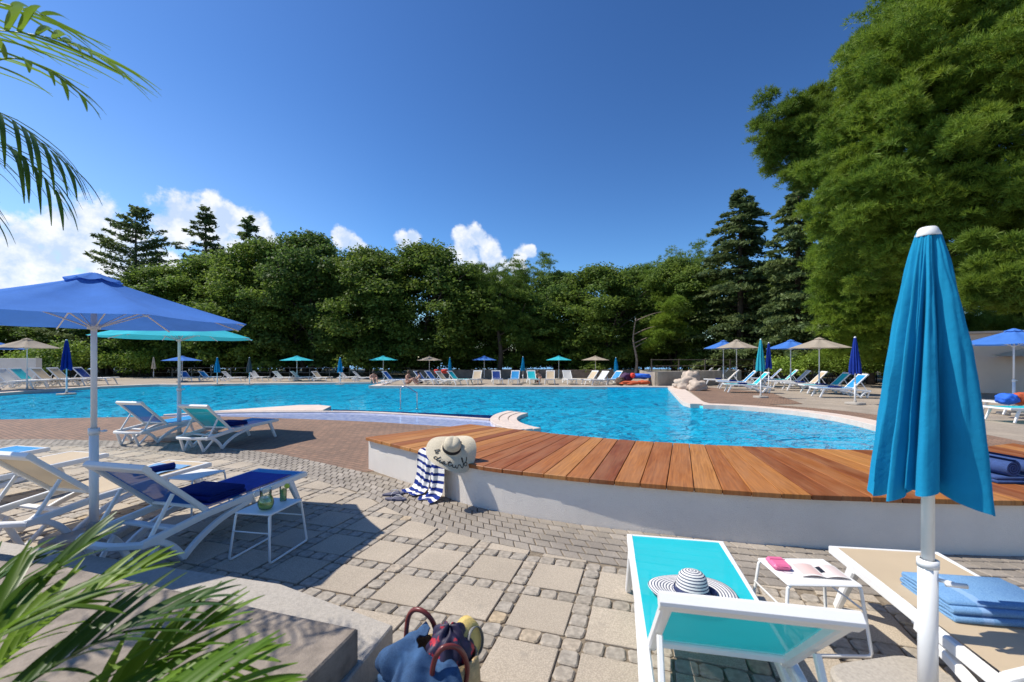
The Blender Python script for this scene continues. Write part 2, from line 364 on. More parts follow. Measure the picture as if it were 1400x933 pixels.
def leafm(name, c1, c2, tr=.35, rough=.55):
    def fn(t, b):
        g = t.node('ShaderNodeNewGeometry').outputs['Random Per Island']; oi = t.node('ShaderNodeObjectInfo').outputs['Random']
        tc = t.node('ShaderNodeTexCoord').outputs['Object']
        c = t.mix(g, c1, c2); c = t.mix(t.map(t.noise(tc, .45, 2), .35, .7, 0, .6), c, tuple(x * y for x, y in zip(c2, (1.35, 1.15, .8))))
        k = t.map(oi, 0, 1, .82, 1.15); c = t.mix(1, c, t.node('ShaderNodeCombineColor', ins={0: k, 1: k, 2: k}).outputs[0], 'MULTIPLY')
        t.put(b.inputs['Base Color'], c); b.inputs['Roughness'].default_value = rough; b.inputs['Specular IOR Level'].default_value = .25
        tl = t.node('ShaderNodeBsdfTranslucent', ins={'Color': c}); mx = t.node('ShaderNodeMixShader', ins={0: tr, 1: b.outputs[0], 2: tl.outputs[0]}); t.l.new(mx.outputs[0], t.n['Material Output'].inputs[0])
    return two_tone(name, fn)
leaf_oak = leafm('oak_leaves', (.085, .150, .026), (.17, .26, .050), .5)
leaf_dark = leafm('dark_leaves', (.060, .118, .028), (.12, .20, .048), .5)
leaf_pine = leafm('pine_needles', (.11, .195, .022), (.225, .335, .045), .45)
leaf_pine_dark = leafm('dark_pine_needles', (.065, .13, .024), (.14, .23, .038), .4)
leaf_cedar = leafm('cedar_needles', (.070, .115, .045), (.15, .21, .080), .4)
leaf_bright = leafm('bright_hedge_leaves', (.14, .24, .03), (.26, .38, .06))
leaf_pine_mid = leafm('mid_pine_needles', (.085, .16, .022), (.18, .28, .042), .42)
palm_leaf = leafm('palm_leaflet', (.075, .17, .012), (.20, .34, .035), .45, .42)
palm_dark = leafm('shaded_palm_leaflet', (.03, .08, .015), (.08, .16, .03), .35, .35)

# ------------------------------------------------------------------ ground, pool, paving
POOL = catmull([(-27, 14), (-26, 12.4), (-20, 12.3)], 3)[:-1] + catmull([(-20, 12.3), (-14.6, 12.5), (-11.8, 13), (-9.1, 13.2), (-6.8, 12.8), (-4, 12.1), (-2.4, 11.5), (-1.1, 11), (0, 10.4)], 4)
POOL += [Vector(p) for p in ((.3, 9.8), (.3, 8.3), (.9, 7.3), (1.7, 6.72), (2.5, 6.42), (3.3, 6.2), (4.2, 6.04), (5.2, 6.0), (6.5, 6.15), (7.6, 6.8))]
POOL += catmull([(8.5, 8.2), (9.07, 10.6), (9.47, 12.6), (9.2, 14.2), (8.2, 15.6), (7.05, 16.2)], 4) + [Vector(p) for p in ((6.75, 17.3), (9.56, 26.8), (-2.7, 27), (-9, 27.6), (-9.3, 32.6), (-18, 30.9), (-21.8, 29.3), (-24, 29.6), (-25.7, 26.8), (-25.5, 21.2))]
POOL = [Vector((p.x, p.y, 0)) if len(p) == 3 else Vector((p[0], p[1], 0)) for p in POOL]
sheet('ground', [(-4000, -400), (4000, -400), (4000, 6000), (-4000, 6000)], [POOL], -.03, soilm)
sheet('terrace', [(-48, -6), (40, -6), (40, 36), (20, 44), (-48, 44)], [POOL], -.012, terracem)
sea = mat('sea_water', (.10, .28, .55), .25, var=.1, scale=.05)
sheet('sea', [(-3900, 78), (3900, 78), (3900, 5900), (-3900, 5900)], [], .02, sea)

tile_f = two_tone('pool_floor_tile', lambda t, b: (t.put(b.inputs['Base Color'], t.mix(t.map(t.noise(t.node('ShaderNodeTexCoord').outputs['Object'], .25, 3), .35, .65), (.05, .60, .84), (.10, .68, .88))), None))
g = Geo(); n = len(POOL); zf = -1.25
g.add([(p.x, p.y, -.012) for p in POOL] + [(p.x, p.y, zf) for p in POOL], [((i + 1) % n, i, n + i, n + (i + 1) % n) for i in range(n)]); struct(g.build('pool_walls', tile_f))
sheet('pool_floor', POOL, [], zf, tile_f)
def water_fn(t, b):
    tc = t.node('ShaderNodeTexCoord').outputs['Object']
    mp = t.node('ShaderNodeMapping', ins={'Scale': (1, 1.25, 1)}); t.l.new(tc, mp.inputs[0])
    n1 = t.noise(mp.outputs[0], 1.5, 3, .55, .9); n2 = t.noise(mp.outputs[0], 5.2, 3, .6, .5)
    n0 = t.noise(mp.outputs[0], .45, 2, .5, .5); h = t.m('ADD', t.m('ADD', t.m('MULTIPLY', n1, .8), t.m('MULTIPLY', n2, .22)), t.m('MULTIPLY', n0, 1.2))
    bn = t.node('ShaderNodeBump', ins={'Strength': 1.0, 'Distance': .22, 'Height': h}).outputs[0]
    bn2 = t.node('ShaderNodeBump', ins={'Strength': 1.0, 'Distance': 1.1, 'Height': h}).outputs[0]
    fr = t.node('ShaderNodeFresnel', ins={'IOR': 1.33, 'Normal': bn}).outputs[0]; fr = t.m('MINIMUM', fr, .30)
    dif = t.node('ShaderNodeBsdfDiffuse', ins={'Color': (.0, .54, .80, 1), 'Normal': bn2}); tp = t.node('ShaderNodeBsdfTransparent', ins={'Color': (.45, .92, 1, 1)})
    caus = t.node('ShaderNodeTexVoronoi', feature='SMOOTH_F1', ins={'Scale': 1.7, 'Smoothness': .4}); dv = t.node('ShaderNodeVectorMath', operation='MULTIPLY_ADD', ins={0: t.node('ShaderNodeTexNoise', ins={'Vector': mp.outputs[0], 'Scale': 1.6}).outputs['Color'], 1: (.9, .9, 0), 2: mp.outputs[0]})
    t.l.new(dv.outputs[0], caus.inputs['Vector'])
    m1 = t.node('ShaderNodeMixShader', ins={0: .62, 1: tp.outputs[0], 2: dif.outputs[0]})
    gl = t.node('ShaderNodeBsdfGlossy', ins={'Roughness': .04, 'Color': (.95, .97, 1, 1), 'Normal': bn})
    m2 = t.node('ShaderNodeMixShader', ins={0: fr, 1: m1.outputs[0], 2: gl.outputs[0]}); t.l.new(m2.outputs[0], t.n['Material Output'].inputs[0])
waterm = two_tone('pool_water', water_fn)
sheet('pool_water', POOL, [], -.10, waterm)

def ribbon(name, left, right, z0, z1, m, joint=None):
    """paved band between two world curves, with real thickness"""
    g = Geo(); N = len(left)
    for i in range(N - 1):
        a, b, c, d = left[i], left[i + 1], right[i + 1], right[i]
        g.prism([a.xy, b.xy, c.xy, d.xy], z0, z1, .006)
    return struct(g.build(name, m))
def offset(P, d):
    out = []
    for i in range(len(P)):
        t = (P[min(i + 1, len(P) - 1)] - P[max(i - 1, 0)]).normalized(); out.append(P[i] + Vector((t.y, -t.x, 0)) * d)
    return out
# cream coping: right basin, far edge, left
cr = resample([p for p in catmull([(7.3, 6.4), (8.5, 8.2), (9.07, 10.6), (9.47, 12.6), (9.2, 14.2), (8.2, 15.6), (7.05, 16.2)], 6)], 26); cr = [Vector((p.x, p.y, 0)) for p in cr]
ribbon('pool_coping', offset(cr, -.04), offset(cr, .5), -.11, .05, cream_stone)
c2 = resample([Vector((6.7, 16.4, 0)), Vector((6.75, 17.3, 0)), Vector((9.56, 26.8, 0))], 14)
ribbon('pool_coping', offset(c2, -.04), offset(c2, .75), -.10, .055, cream_stone)
c3 = resample([Vector((10.2, 26.85, 0)), Vector((-2.7, 27, 0)), Vector((-9, 27.6, 0))], 26)
ribbon('pool_coping', offset(c3, -.04), offset(c3, .6), -.10, .06, cream_stone)
c4 = resample([Vector((-9, 27.9, 0)), Vector((-9.3, 32.6, 0)), Vector((-18, 30.9, 0)), Vector((-21.8, 29.3, 0)), Vector((-24, 29.6, 0)), Vector((-25.7, 26.8, 0)), Vector((-25.5, 21.2, 0)), Vector((-27, 14, 0))], 44)
ribbon('pool_coping', offset(c4, -.04), offset(c4, .5), -.10, .05, cream_stone)
# brown block strip along the right coping
b1 = offset(cr, .5); b2 = offset(cr, 1.75); sheet('brick_strip', [p for p in b1] + [p for p in b2[::-1]], [], .006, brickm)
sheet('brick_strip', [(7.6, 17.2), (10.6, 26.9), (12.1, 27.0), (13.4, 22.8), (11.2, 16.9), (8.6, 16.4)], [], .002, brickm)
# near left brown paving up to the pool
nearedge = [p for p in POOL if p.y < 13.5 and p.x < .31 and p.y > 9][0:]
# deck curves (front edge, back edge) in world metres
FRONT = catmull([(-2.26, 6.79), (-1.28, 5.85), (-.5, 5.06), (.49, 4.55), (1.53, 4.19), (2.36, 3.96), (3.21, 3.84), (4.35, 3.74), (5.6, 3.80), (7.0, 4.15)], 8)
BACK = catmull([(-.79, 8.18), (.25, 7.45), (.81, 7.06), (1.69, 6.57), (2.55, 6.26), (3.3, 6.07), (4.22, 5.9), (4.9, 5.83), (5.9, 5.88), (7.2, 6.3)], 8)
FRONT = [Vector((p.x, p.y, 0)) for p in FRONT]; BACK = [Vector((p.x, p.y, 0)) for p in BACK]
WALLB = offset(FRONT, -.045)
LEFTEND = (Vector((-2.2, 6.72, 0)), Vector((-.79, 8.1, 0)))
# outer edge of the grey paver band: follows the wall, then swings left across the terrace
BAND_IN = resample([Vector((-14.5, 9.2, 0)), *[Vector((*q, 0)) for q in ((-10, 9.35), (-7.6, 9.1), (-5.6, 8.5), (-4.2, 7.9), (-3.1, 7.2))], Vector((-2.25, 6.62, 0)), *[p + Vector((0, -.0, 0)) for p in WALLB[6:]]], 90)
def band_w(i): x = BAND_IN[i].x; return .62 + .18 * min(1, max(0, (x + 3) / 4)) 
BAND_OUT = [p + (q - p).normalized() * band_w(i) for i, (p, q) in enumerate(zip(BAND_IN, offset(BAND_IN, .5)))]
sheet('grout_bed', [(-16, -1), (9, -1), (9, 4.6), (3, 4.6), (0, 5.6), (-1.8, 7.2), (-3, 9.4), (-14, 9.6), (-16, 9.6)], [], -.004, grout)
brick_poly = [(-27, 12.25), (-20, 12.1)] + [(p.x, p.y - .05) for p in POOL if p.y < 13.3 and p.x < 0 and p.x > -19 and p.y > 10.3] + [(.2, 9.5), (.3, 8.2), (-.8, 7.6), (-2.2, 6.64)] + [(p.x, p.y) for p in BAND_IN[::-1] if p.x < -2.3] + [(-27, 9.2)]
sheet('brick_paving', brick_poly, [], .002, brickm)
# grey paver band as real blocks, in courses that follow the curve
g = Geo(); rr = random.Random(3); L = len(BAND_IN); rows = 6
long_in = resample(BAND_IN, 150); long_out = resample(BAND_OUT, 150)
for r in range(rows):
    f0, f1 = r / rows, (r + 1) / rows; sft = .5 if r % 2 else 0
    for i in range(149):
        def P(u, f):
            k = int(min(148, max(0, math.floor(u)))); w = u - k; a = long_in[k].lerp(long_in[k + 1], w); b = long_out[k].lerp(long_out[k + 1], w); return a.lerp(b, f)
        u0, u1 = i + sft + .035, i + 1 + sft - .035
        q = [P(u0, f0 + .012), P(u1, f0 + .012), P(u1, f1 - .012), P(u0, f1 - .012)]
        g.prism([(v.x + rr.uniform(-.003, .003), v.y + rr.uniform(-.003, .003)) for v in q], -.003, .010 + rr.uniform(-.002, .003), .006)
struct(g.build('paver_band', paverm))
# slabs with granite setts between
TH, X0, Y0, A, B_ = -.306, -1.505, 3.268, .384, .125
def gw(u, v): return (X0 + u * math.cos(TH) - v * math.sin(TH), Y0 + u * math.sin(TH) + v * math.cos(TH))
zone = [(-15.5, -.5), (8.5, -.5)] + [(p.x, p.y) for p in BAND_OUT[::-1]] + [(-15.5, 8.6)]
steps_poly = [(-.68, 2.5), (-1.56, 2.96), (-2.9, 3.3), (-4.27, 3.66), (-9, 4.6), (-9, -.4), (-1.3, -.4)]
def clip_poly(poly, test):
    return poly if all(test(p) for p in poly) else None
gs = Geo(); gt = Geo(); rr = random.Random(5); zin = zone
def seg_clip(quad):
    """trim a slab that crosses the band edge: Sutherland-Hodgman against the nearest band segment"""
    c = (sum(p[0] for p in quad) / 4, sum(p[1] for p in quad) / 4)
    k = min(range(L - 1), key=lambda i: (BAND_OUT[i].x - c[0]) ** 2 + (BAND_OUT[i].y - c[1]) ** 2); k = max(1, min(L - 3, k)); a, b = BAND_OUT[k - 1], BAND_OUT[k + 2]
    d = b - a; side = lambda p: d.x * (p[1] - a.y) - d.y * (p[0] - a.x)   # zone lies to the right of the band direction
    out = []; M_ = .012 * d.length
    for i in range(len(quad)):
        p, q = quad[i], quad[(i + 1) % len(quad)]; sp, sq = side(p) + M_, side(q) + M_
        if sp <= 0: out.append(p)
        if (sp < 0) != (sq < 0): w = sp / (sp - sq); out.append((p[0] + (q[0] - p[0]) * w, p[1] + (q[1] - p[1]) * w))
    return out
def area(p): return abs(sum(p[i][0] * p[(i + 1) % len(p)][1] - p[(i + 1) % len(p)][0] * p[i][1] for i in range(len(p)))) / 2
def put(geo, quad, z, bev, mina):
    ins = [inside(p, zin) for p in quad]
    if not any(ins): return
    if all(inside(p, steps_poly) for p in quad): return
    if not all(ins):
        if any(p[0] < -15.3 or p[0] > 8.3 or p[1] < -.3 for p in quad): return
        quad = seg_clip(quad)
        if len(quad) < 3 or area(quad) < mina: return
    geo.prism(quad, -.003, z, bev)
pi_ = A + B_
for i in range(-34, 26):
    for j in range(-12, 26):
        u, v = i * pi_, j * pi_; cx, cy = gw(u, v)
        if not (-16 < cx < 9 and -1.2 < cy < 10.5) or (cy < .3 and abs(cx) > 2): continue
        j_ = lambda s=.0025: rr.uniform(-s, s)
        q = [(u + .004, v + .004), (u + A - .004, v + .004), (u + A - .004, v + A - .004), (u + .004, v + A - .004)]
        put(gs, [gw(a + j_(), b + j_()) for a, b in q], .010 + j_(.002), .004, .004)
        cells = []
        k3 = 3
        for k in range(k3):
            w0 = v + k * A / k3; cells.append((u + A + .006, w0 + .005, u + pi_ - .006, w0 + A / k3 - .005))
            w0 = u + k * A / k3; cells.append((w0 + .005, v + A + .006, w0 + A / k3 - .005, v + pi_ - .006))
        cells.append((u + A + .006, v + A + .006, u + pi_ - .006, v + pi_ - .006))
        for (a0, b0, a1, b1_) in cells:
            c = .012 + rr.uniform(0, .012); pts = []
            jj = lambda: rr.uniform(-.006, .006)
            for (a, b, da, db) in ((a0, b0, 1, 1), (a1, b0, -1, 1), (a1, b1_, -1, -1), (a0, b1_, 1, -1)):
                a, b = a + jj(), b + jj(); pts += [(a + (c * da), b), (a, b + (c * db))] if da * db < 0 else [(a, b + c * db), (a + c * da, b)]
            put(gt, [gw(a, b) for a, b in pts], .009 + rr.uniform(-.003, .006), .008, .0015)
struct(gs.build('paving_slabs', slabm)); struct(gt.build('granite_setts', settm))

# paddling channel, rim, wedge platform, curved steps
NE = [(-9.1, 13.25), (-6.8, 12.85), (-4, 12.15), (-2.4, 11.55), (-1.1, 11.05), (-.3, 10.6)]
RIM = [Vector((*q, 0)) for q in ((-10.8, 13.6), (-9.7, 14.2), (-7.66, 14.45), (-5.2, 14.45), (-2.87, 13.65), (-.62, 12.6))]; RIM = resample(catmull(RIM, 5), 30)
lilac = two_tone('pale_lilac_mosaic', lambda t, b: (t.put(b.inputs['Base Color'], t.mix(t.map(t.noise(t.node('ShaderNodeTexCoord').outputs['Object'], 7, 5), .35, .65), (.30, .38, .66), (.52, .58, .80))), b.inputs['Roughness'].__setattr__('default_value', .12)))
sheet('paddling_channel', [(-10.9, 13.1), *NE, (-.62, 12.55)] + [(p.x, p.y) for p in RIM[::-1]], [], -.045, lilac)
ribbon('pool_rim', offset(RIM, -.09), offset(RIM, .09), -.16, .0, cream_stone)
g = Geo(); g.prism([(-9.9, 14.3), (-8.9, 15.3), (-7.9, 16.3), (-7.2, 16.35), (-6.55, 15.9), (-6.3, 14.62), (-7.66, 14.55)], -.15, .02, .01); struct(g.build('pool_platform', cream_stone))
navy_gloss = mat('glossy_navy', (.006, .03, .16), .15, var=.4, scale=4)
sheet('navy_strip', [(-6.5, 15.9), (-.4, 14.1), (-.55, 12.65)] + [(p.x, p.y + .1) for p in RIM[::-1] if p.x > -6.3 and p.x < -.7], [], -.097, navy_gloss)  # dark navy sheet along the rim, lying just above the water
for k in range(3):
    g = Geo(); cx, cy = 2.9, 12.6; r0, r1 = 3.52 - .26 * k, 3.52 - .26 * (k + 1) + .02
    arc = lambda r, a: (cx + r * math.cos(R(a)), cy + r * math.sin(R(a)))
    for s_ in range(14):
        a0, a1 = 150 + 68 * s_ / 14, 150 + 68 * (s_ + 1) / 14 - .25
        g.prism([arc(r0, a0), arc(r0, a1), arc(r1, a1), arc(r1, a0)], -.3, .03 - .012 * k, .008)
    struct(g.build('pool_steps', cream_stone))

# ------------------------------------------------------------------ raised deck
deck = thing('raised_deck', (0, 0, 0), 0, 'curved raised hardwood deck on a white rendered wall beside the pool', 'deck')
def param(P, pairs=None):
    return P
fr_ = resample(FRONT, 400); bk_ = resample(BACK, 400)
def nearest(P, q): return min(range(len(P)), key=lambda i: (P[i].x - q[0]) ** 2 + (P[i].y - q[1]) ** 2) / (len(P) - 1)
pairs = [((-2.26, 6.79), (-.79, 8.18)), ((.08, 4.8), (1.03, 6.93)), ((.69, 4.5), (1.5, 6.68)), ((1.53, 4.19), (2.37, 6.32)), ((1.93, 4.09), (2.71, 6.22)), ((3.02, 3.87), (3.42, 6.05)), ((4.35, 3.74), (4.5, 5.87)), ((7.0, 4.15), (7.2, 6.3))]
pf = [nearest(fr_, a) for a, b in pairs]; pb = [nearest(bk_, b) for a, b in pairs]
def bmap(t): return float(np.interp(t, pf, pb))
def onp(P, t): u = t * (len(P) - 1); k = min(len(P) - 2, int(u)); return P[k].lerp(P[k + 1], u - k)
g = Geo(); NB = 42; rr = random.Random(11)
for i in range(NB):
    t0, t1 = i / NB, (i + 1) / NB; a, b = onp(fr_, t0), onp(fr_, t1); c, d = onp(bk_, bmap(t1)), onp(bk_, bmap(t0))
    gp = .004; w = (b - a).normalized() * gp; w2 = (c - d).normalized() * gp; a = a + w; b = b - w; c = c - w2; d = d + w2
    ext = rr.uniform(0, .012); a = a - (d - a).normalized() * ext; b = b - (c - b).normalized() * ext
    z1 = .50 + rr.uniform(-.0015, .0015); z0 = z1 - .045; bv = .004
    Lb = (d - a).length; n0 = len(g.v)
    ins = lambda p, q, r, s: p + ((q - p).normalized() + (r - p).normalized()) * s
    top = [ins(a, b, d, bv), ins(b, a, c, bv), ins(c, b, d, bv), ins(d, c, a, bv)]
    vs = [(p.x, p.y, z0) for p in (a, b, c, d)] + [(p.x, p.y, z1 - bv) for p in (a, b, c, d)] + [(p.x, p.y, z1) for p in top]
    wd = (b - a).length; U = [(0, 0), (0, wd), (Lb, wd), (Lb, 0)]; uv = [(x - .05, y) for x, y in U] + [(x - .01, y) for x, y in U] + U
    g.add(vs, [(0, 1, 5, 4), (1, 2, 6, 5), (2, 3, 7, 6), (3, 0, 4, 7), (4, 5, 9, 8), (5, 6, 10, 9), (6, 7, 11, 10), (7, 4, 8, 11), (8, 9, 10, 11), (3, 2, 1, 0)], False, uv)
g.build('deck_boards', woodm, deck)
g = Geo(); wf = resample(offset(fr_, -.045), 60); wb = resample([onp(bk_, t / 60) + Vector((0, -.08, 0)) for t in range(61)], 60)
ring = [p for p in wf] + [p for p in wb[::-1]]
g.prism([(p.x, p.y) for p in ring], -.02, .452); g.build('rendered_wall', stucco, deck)

# ------------------------------------------------------------------ stone steps in the near left
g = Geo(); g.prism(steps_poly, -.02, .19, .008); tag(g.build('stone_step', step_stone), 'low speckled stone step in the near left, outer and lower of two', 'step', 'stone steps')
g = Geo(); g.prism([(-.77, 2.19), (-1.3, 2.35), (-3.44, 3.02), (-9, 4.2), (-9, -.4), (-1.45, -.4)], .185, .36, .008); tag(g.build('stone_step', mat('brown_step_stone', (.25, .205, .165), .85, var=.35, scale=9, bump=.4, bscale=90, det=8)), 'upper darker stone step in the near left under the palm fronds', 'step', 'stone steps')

# ------------------------------------------------------------------ sun loungers
def make_lounger(name, ang=43, blen=.70):
    """local x runs from the head end (0) to the foot end (1.9)"""
    t = thing(name, (0, 0, 0)); W2 = .315; hx, hz = .66, .330
    g = Geo()
    for s in (-1, 1):
        y = s * W2
        g.sweep([(.10, y, .25), (.40, y, .285), (hx, y, .315), (1.2, y, .335), (1.89, y, .355)], .042, .062)
        g.sweep(catmull([(.10, y, .245), (.22, y * 1.0, .235), (.34, y * 1.03, .15), (.43, y * 1.06, .02)], 4), .040, .052, up=(1, 0, 0))
        g.sweep(catmull([(.42, y * 1.06, .02), (.56, y * 1.04, .12), (.80, y * 1.02, .225), (1.12, y, .29)], 4), .040, .052)
        g.sweep([(.05, y * .62, .255), (.13, y * .68, .05), (.15, y * .68, .005)], .035, .045, up=(1, 0, 0))
        g.sweep([(.15, y * .68, .01), (.30, y * .85, .2)], .03, .035, up=(1, 0, 0))
    g.sweep(catmull([(.12, -W2 - .01, .25), (.04, -W2 * .7, .262), (.0, -.1, .265), (.0, .1, .265), (.04, W2 * .7, .262), (.12, W2 + .01, .25)], 4), .06, .045)
    g.sweep([(.42, -W2, .27), (.45, 0, .25), (.42, W2, .27)], .07, .025); g.sweep([(1.895, -W2 - .02, .355), (1.895, W2 + .02, .355)], .035, .05)
    g.sweep([(1.15, -W2, .30), (1.15, W2, .30)], .04, .035)
    g.build('frame', white, t)
    for s in (-1, 1):
        l = Geo(); y = s * W2; l.sweep([(1.66, y, .33), (1.80, y * 1.05, .03), (1.815, y * 1.05, .004)], [.05, .04, .04], [.075, .05, .05], up=(1, 0, 0)); l.build('leg', white, t)
    # seat sling with a slight sag
    g = Geo(); g.grid(lambda u, v: Vector((hx + .0 + u * (1.875 - hx), (v - .5) * 2 * (W2 - .012), hz + .03 + .022 * u - .016 * math.sin(math.pi * v) * math.sin(math.pi * u))), 14, 8); g.build('seat_sling', slings['turquoise'], t)
    ca, sa = math.cos(R(ang)), math.sin(R(ang)); tip = Vector((hx - blen * ca, 0, hz + .02 + blen * sa))
    hp = lambda s, d, up=0: Vector((hx - d * ca + up * sa, s, hz + .02 + d * sa + up * ca))
    g = Geo(); bw = W2 - .03
    for s in (-1, 1): g.sweep([hp(s * bw, -.02), hp(s * bw, blen)], .04, .045)
    g.sweep([hp(-bw - .03, blen), hp(bw + .03, blen)], .075, .05, up=(sa, 0, ca)); g.sweep([hp(-bw, .04), hp(bw, .04)], .03, .03)
    g.build('backrest_frame', white, t)
    g = Geo(); g.grid(lambda u, v: hp((v - .5) * 2 * (bw - .005), .02 + u * (blen - .05), .012 - .02 * math.sin(math.pi * v) * math.sin(math.pi * u)), 10, 8); g.build('back_sling', slings['turquoise'], t)
    for s in (-1, 1):
        l = Geo(); l.sweep([hp(s * (bw + .0), .36, -.035), Vector((.19, s * (bw + .005), .275))], .024, .03); l.build('strut', white, t)
    return t
protoL = make_lounger('sun_lounger'); protoS = make_lounger('sun_lounger', 47, .72)
index_tree()
used = {}
def lounger(foot, dirv, colour, label, group, scale=1.0, back=None, steep=False, head=None):
    p = protoS if steep else protoL
    if p.name not in used: used[p.name] = 1; o = p
    else: o = copy_tree(p)
    d = Vector((dirv[0], dirv[1])).normalized(); o.rotation_euler = (0, 0, math.atan2(d.y, d.x)); o.scale = (scale,) * 3
    o.location = (foot[0] - d.x * 1.9 * scale, foot[1] - d.y * 1.9 * scale, .012)
    index_needed = [c for c in C.objects if c.parent == o]
    for c in index_needed:
        n_ = c.name.split('.')[0]
        if n_ in ('seat_sling', 'back_sling'):
            c.material_slots[0].link = 'OBJECT'; c.material_slots[0].material = slings[(back or colour) if n_ == 'back_sling' else colour]
    tag(o, label, 'sun lounger', group); return o
G1 = 'sun loungers on the near paving'
def LOC(o, x, y, z):
    """world point of a lounger-local point"""
    s = o.scale.x; a = o.rotation_euler.z; return Vector((o.location.x + s * (x * math.cos(a) - y * math.sin(a)), o.location.y + s * (x * math.sin(a) + y * math.cos(a)), o.location.z + s * z))
Lteal = lounger((1.19, 3.22), (.36, 1.73), 'turquoise', 'white lounger with turquoise sling and a striped sun hat on it', G1)
Lbeige = lounger((2.56, 3.03), (.15, 1), 'beige', 'white lounger with beige sling and folded light blue towel at the right', G1)
Lnavy = lounger((-2.72, 5.2), (.43, 1.68), 'sky', 'lounger covered with a navy towel beside the table with the pitcher', G1, back='blue')
LA = lounger((-4.15, 5.65), (.40, 1.71), 'beige', 'beige lounger behind the pole of the royal blue parasol, blue towel at its foot', G1)
LB = lounger((-5.96, 6.2), (.41, 1.71), 'beige', 'bare beige lounger reaching in from the left between a beige and a blue one', G1)
LC = lounger((-7.2, 6.6), (.41, 1.71), 'sky', 'leftmost near lounger, only its sky blue foot end in view', G1)
LT = lounger((-5.5, 9.78), (.37, 1.85), 'sky', 'lounger with turquoise backrest under the turquoise parasol, navy towel on the seat', G1, back='turquoise')
LU = lounger((-7.2, 10.4), (.37, 1.75), 'sky', 'lounger with blue backrest just left of the turquoise parasol pole', G1, back='blue')
G2 = 'loungers on the right terrace'
rl = [(1112, 543, 84, 'sky', 'nearest lounger of the right terrace, sky blue, before the closed navy parasol'), (1096, 538, 84, 'turquoise', 'turquoise lounger directly behind the nearest one on the right terrace'),
      (1070, 534, 76, 'beige', 'beige-backed lounger right of the beige parasol pole on the right terrace'), (1052, 530.5, 66, 'white', 'pale lounger left of the beige-backed one, near the hedge'),
      (1040, 527.5, 62, 'turquoise', 'turquoise-backed lounger left of the tall beige parasol pole'), (1022, 525, 60, 'blue', 'blue-backed lounger below the royal blue parasol by the hedge'),
      (990, 536.5, 72, 'turquoise', 'front turquoise lounger of the left row on the right terrace'), (980, 531.5, 68, 'sky', 'sky blue lounger second in the left row on the right terrace'),
      (962, 527.5, 55, 'beige', 'beige-backed lounger near the boulders'), (953, 524.5, 52, 'turquoise', 'small turquoise-backed lounger behind the beige one by the boulders'),
      (945, 522, 50, 'sky', 'sky blue lounger second from the far end of the left row'), (938, 520, 48, 'blue', 'farthest blue lounger of the right terrace, above the boulders')]
RL = []
for k, (fx, fy, wpx, col, lab) in enumerate(rl):
    f_ = at(fx, fy); h_ = at(fx + wpx, fy + 1.2); d = f_ - h_; RL.append(lounger(f_ + (h_ - f_).normalized() * .0, d, col if col != 'beige' else 'white', lab, G2, 1.16, back=col, steep=True))
G3 = 'loungers on the left terrace'
for k, (fx, fy, hx_, col, lab) in enumerate([(157, 526, 98, 'navy', 'rightmost lounger of the left terrace, navy back'), (126, 527.5, 66, 'beige', 'beige-backed lounger second from right on the left terrace'),
        (104, 528.5, 44, 'beige', 'brownish lounger below the closed navy parasol on the left terrace'), (78, 529.5, 18, 'turquoise', 'turquoise-backed lounger on the left terrace'), (58, 531.5, -8, 'white', 'white lounger cut by the left edge of the photo')]):
    f_ = at(fx, fy); h_ = at(hx_, fy + .5); lounger(f_, f_ - h_, 'white', lab, G3, 1.3, back=col, steep=True)
G4 = 'loungers on the far side of the pool'
fr = [(540, 'blue', 0, 'blue lounger at the near corner of the far pool edge'), (582, 'blue', 1, 'left of two slanted blue loungers beyond the handrail'), (597, 'blue', 1, 'right of two slanted blue loungers beyond the handrail'),
      (612, 'beige', 1, 'beige lounger with its back to the closed blue parasol'), (628, 'turquoise', 1, 'turquoise lounger just right of the closed blue parasol'), (652, 'beige', 2, 'beige lounger turned to the pool under the royal blue parasol'),
      (679, 'navy', 2, 'navy lounger turned to the pool right of the royal blue parasol'), (704, 'sky', 2, 'sky blue lounger facing the pool squarely'), (727, 'turquoise', 2, 'turquoise lounger right of the closed parasol in the middle'),
      (752, 'beige', 2, 'beige lounger left of the turquoise parasol pole'), (776, 'white', 2, 'white lounger right of the turquoise parasol pole'), (803, 'beige', 3, 'beige lounger slanting left of the beige parasol pole'),
      (817, 'white', 3, 'white lounger right of the beige parasol pole'), (836, 'sky', 3, 'sky blue lounger beside the pile of red and blue things')]
for k, (x, col, mode, lab) in enumerate(fr):
    dv = {0: (1, -.2), 1: (1, -.45), 2: (.12 * (-1) ** k, -1), 3: (-1, -.7)}[mode]; Yb = 29.6 + .5 * (k % 3) if mode != 2 else 31.2
    c_ = far(x, Yb); d = Vector(dv).normalized(); lounger((c_.x + d.x * (.95 if mode != 2 else 1.3), c_.y + d.y * (.95 if mode != 2 else 1.5)), dv, col, lab, G4, 1.0, steep=True)
for k, (x, col, lab) in enumerate([(257, 'blue', 'blue lounger under the small blue parasol across the pool'), (287, 'sky', 'sky blue lounger left of the closed blue parasol across the pool'), (322, 'white', 'white lounger between the closed blue and grey parasols'), (352, 'white', 'white lounger just right of the closed grey parasol'),
        (388, 'white', 'white lounger left of the far turquoise parasol'), (414, 'white', 'white lounger right of the far turquoise parasol pole'), (438, 'beige', 'beige lounger left of the closed blue parasol in the trees shade'), (476, 'white', 'white lounger right of the closed blue parasol in the trees shade'), (498, 'white', 'white lounger at the right end of the low row')]):
    Yb = 34.6 + .7 * (k % 2); c_ = far(x, Yb); lounger((c_.x + .9, c_.y - .3), (1, -.35 + .2 * (k % 3)), col, lab, G4, .9)
G5 = 'loungers by the beige wall'
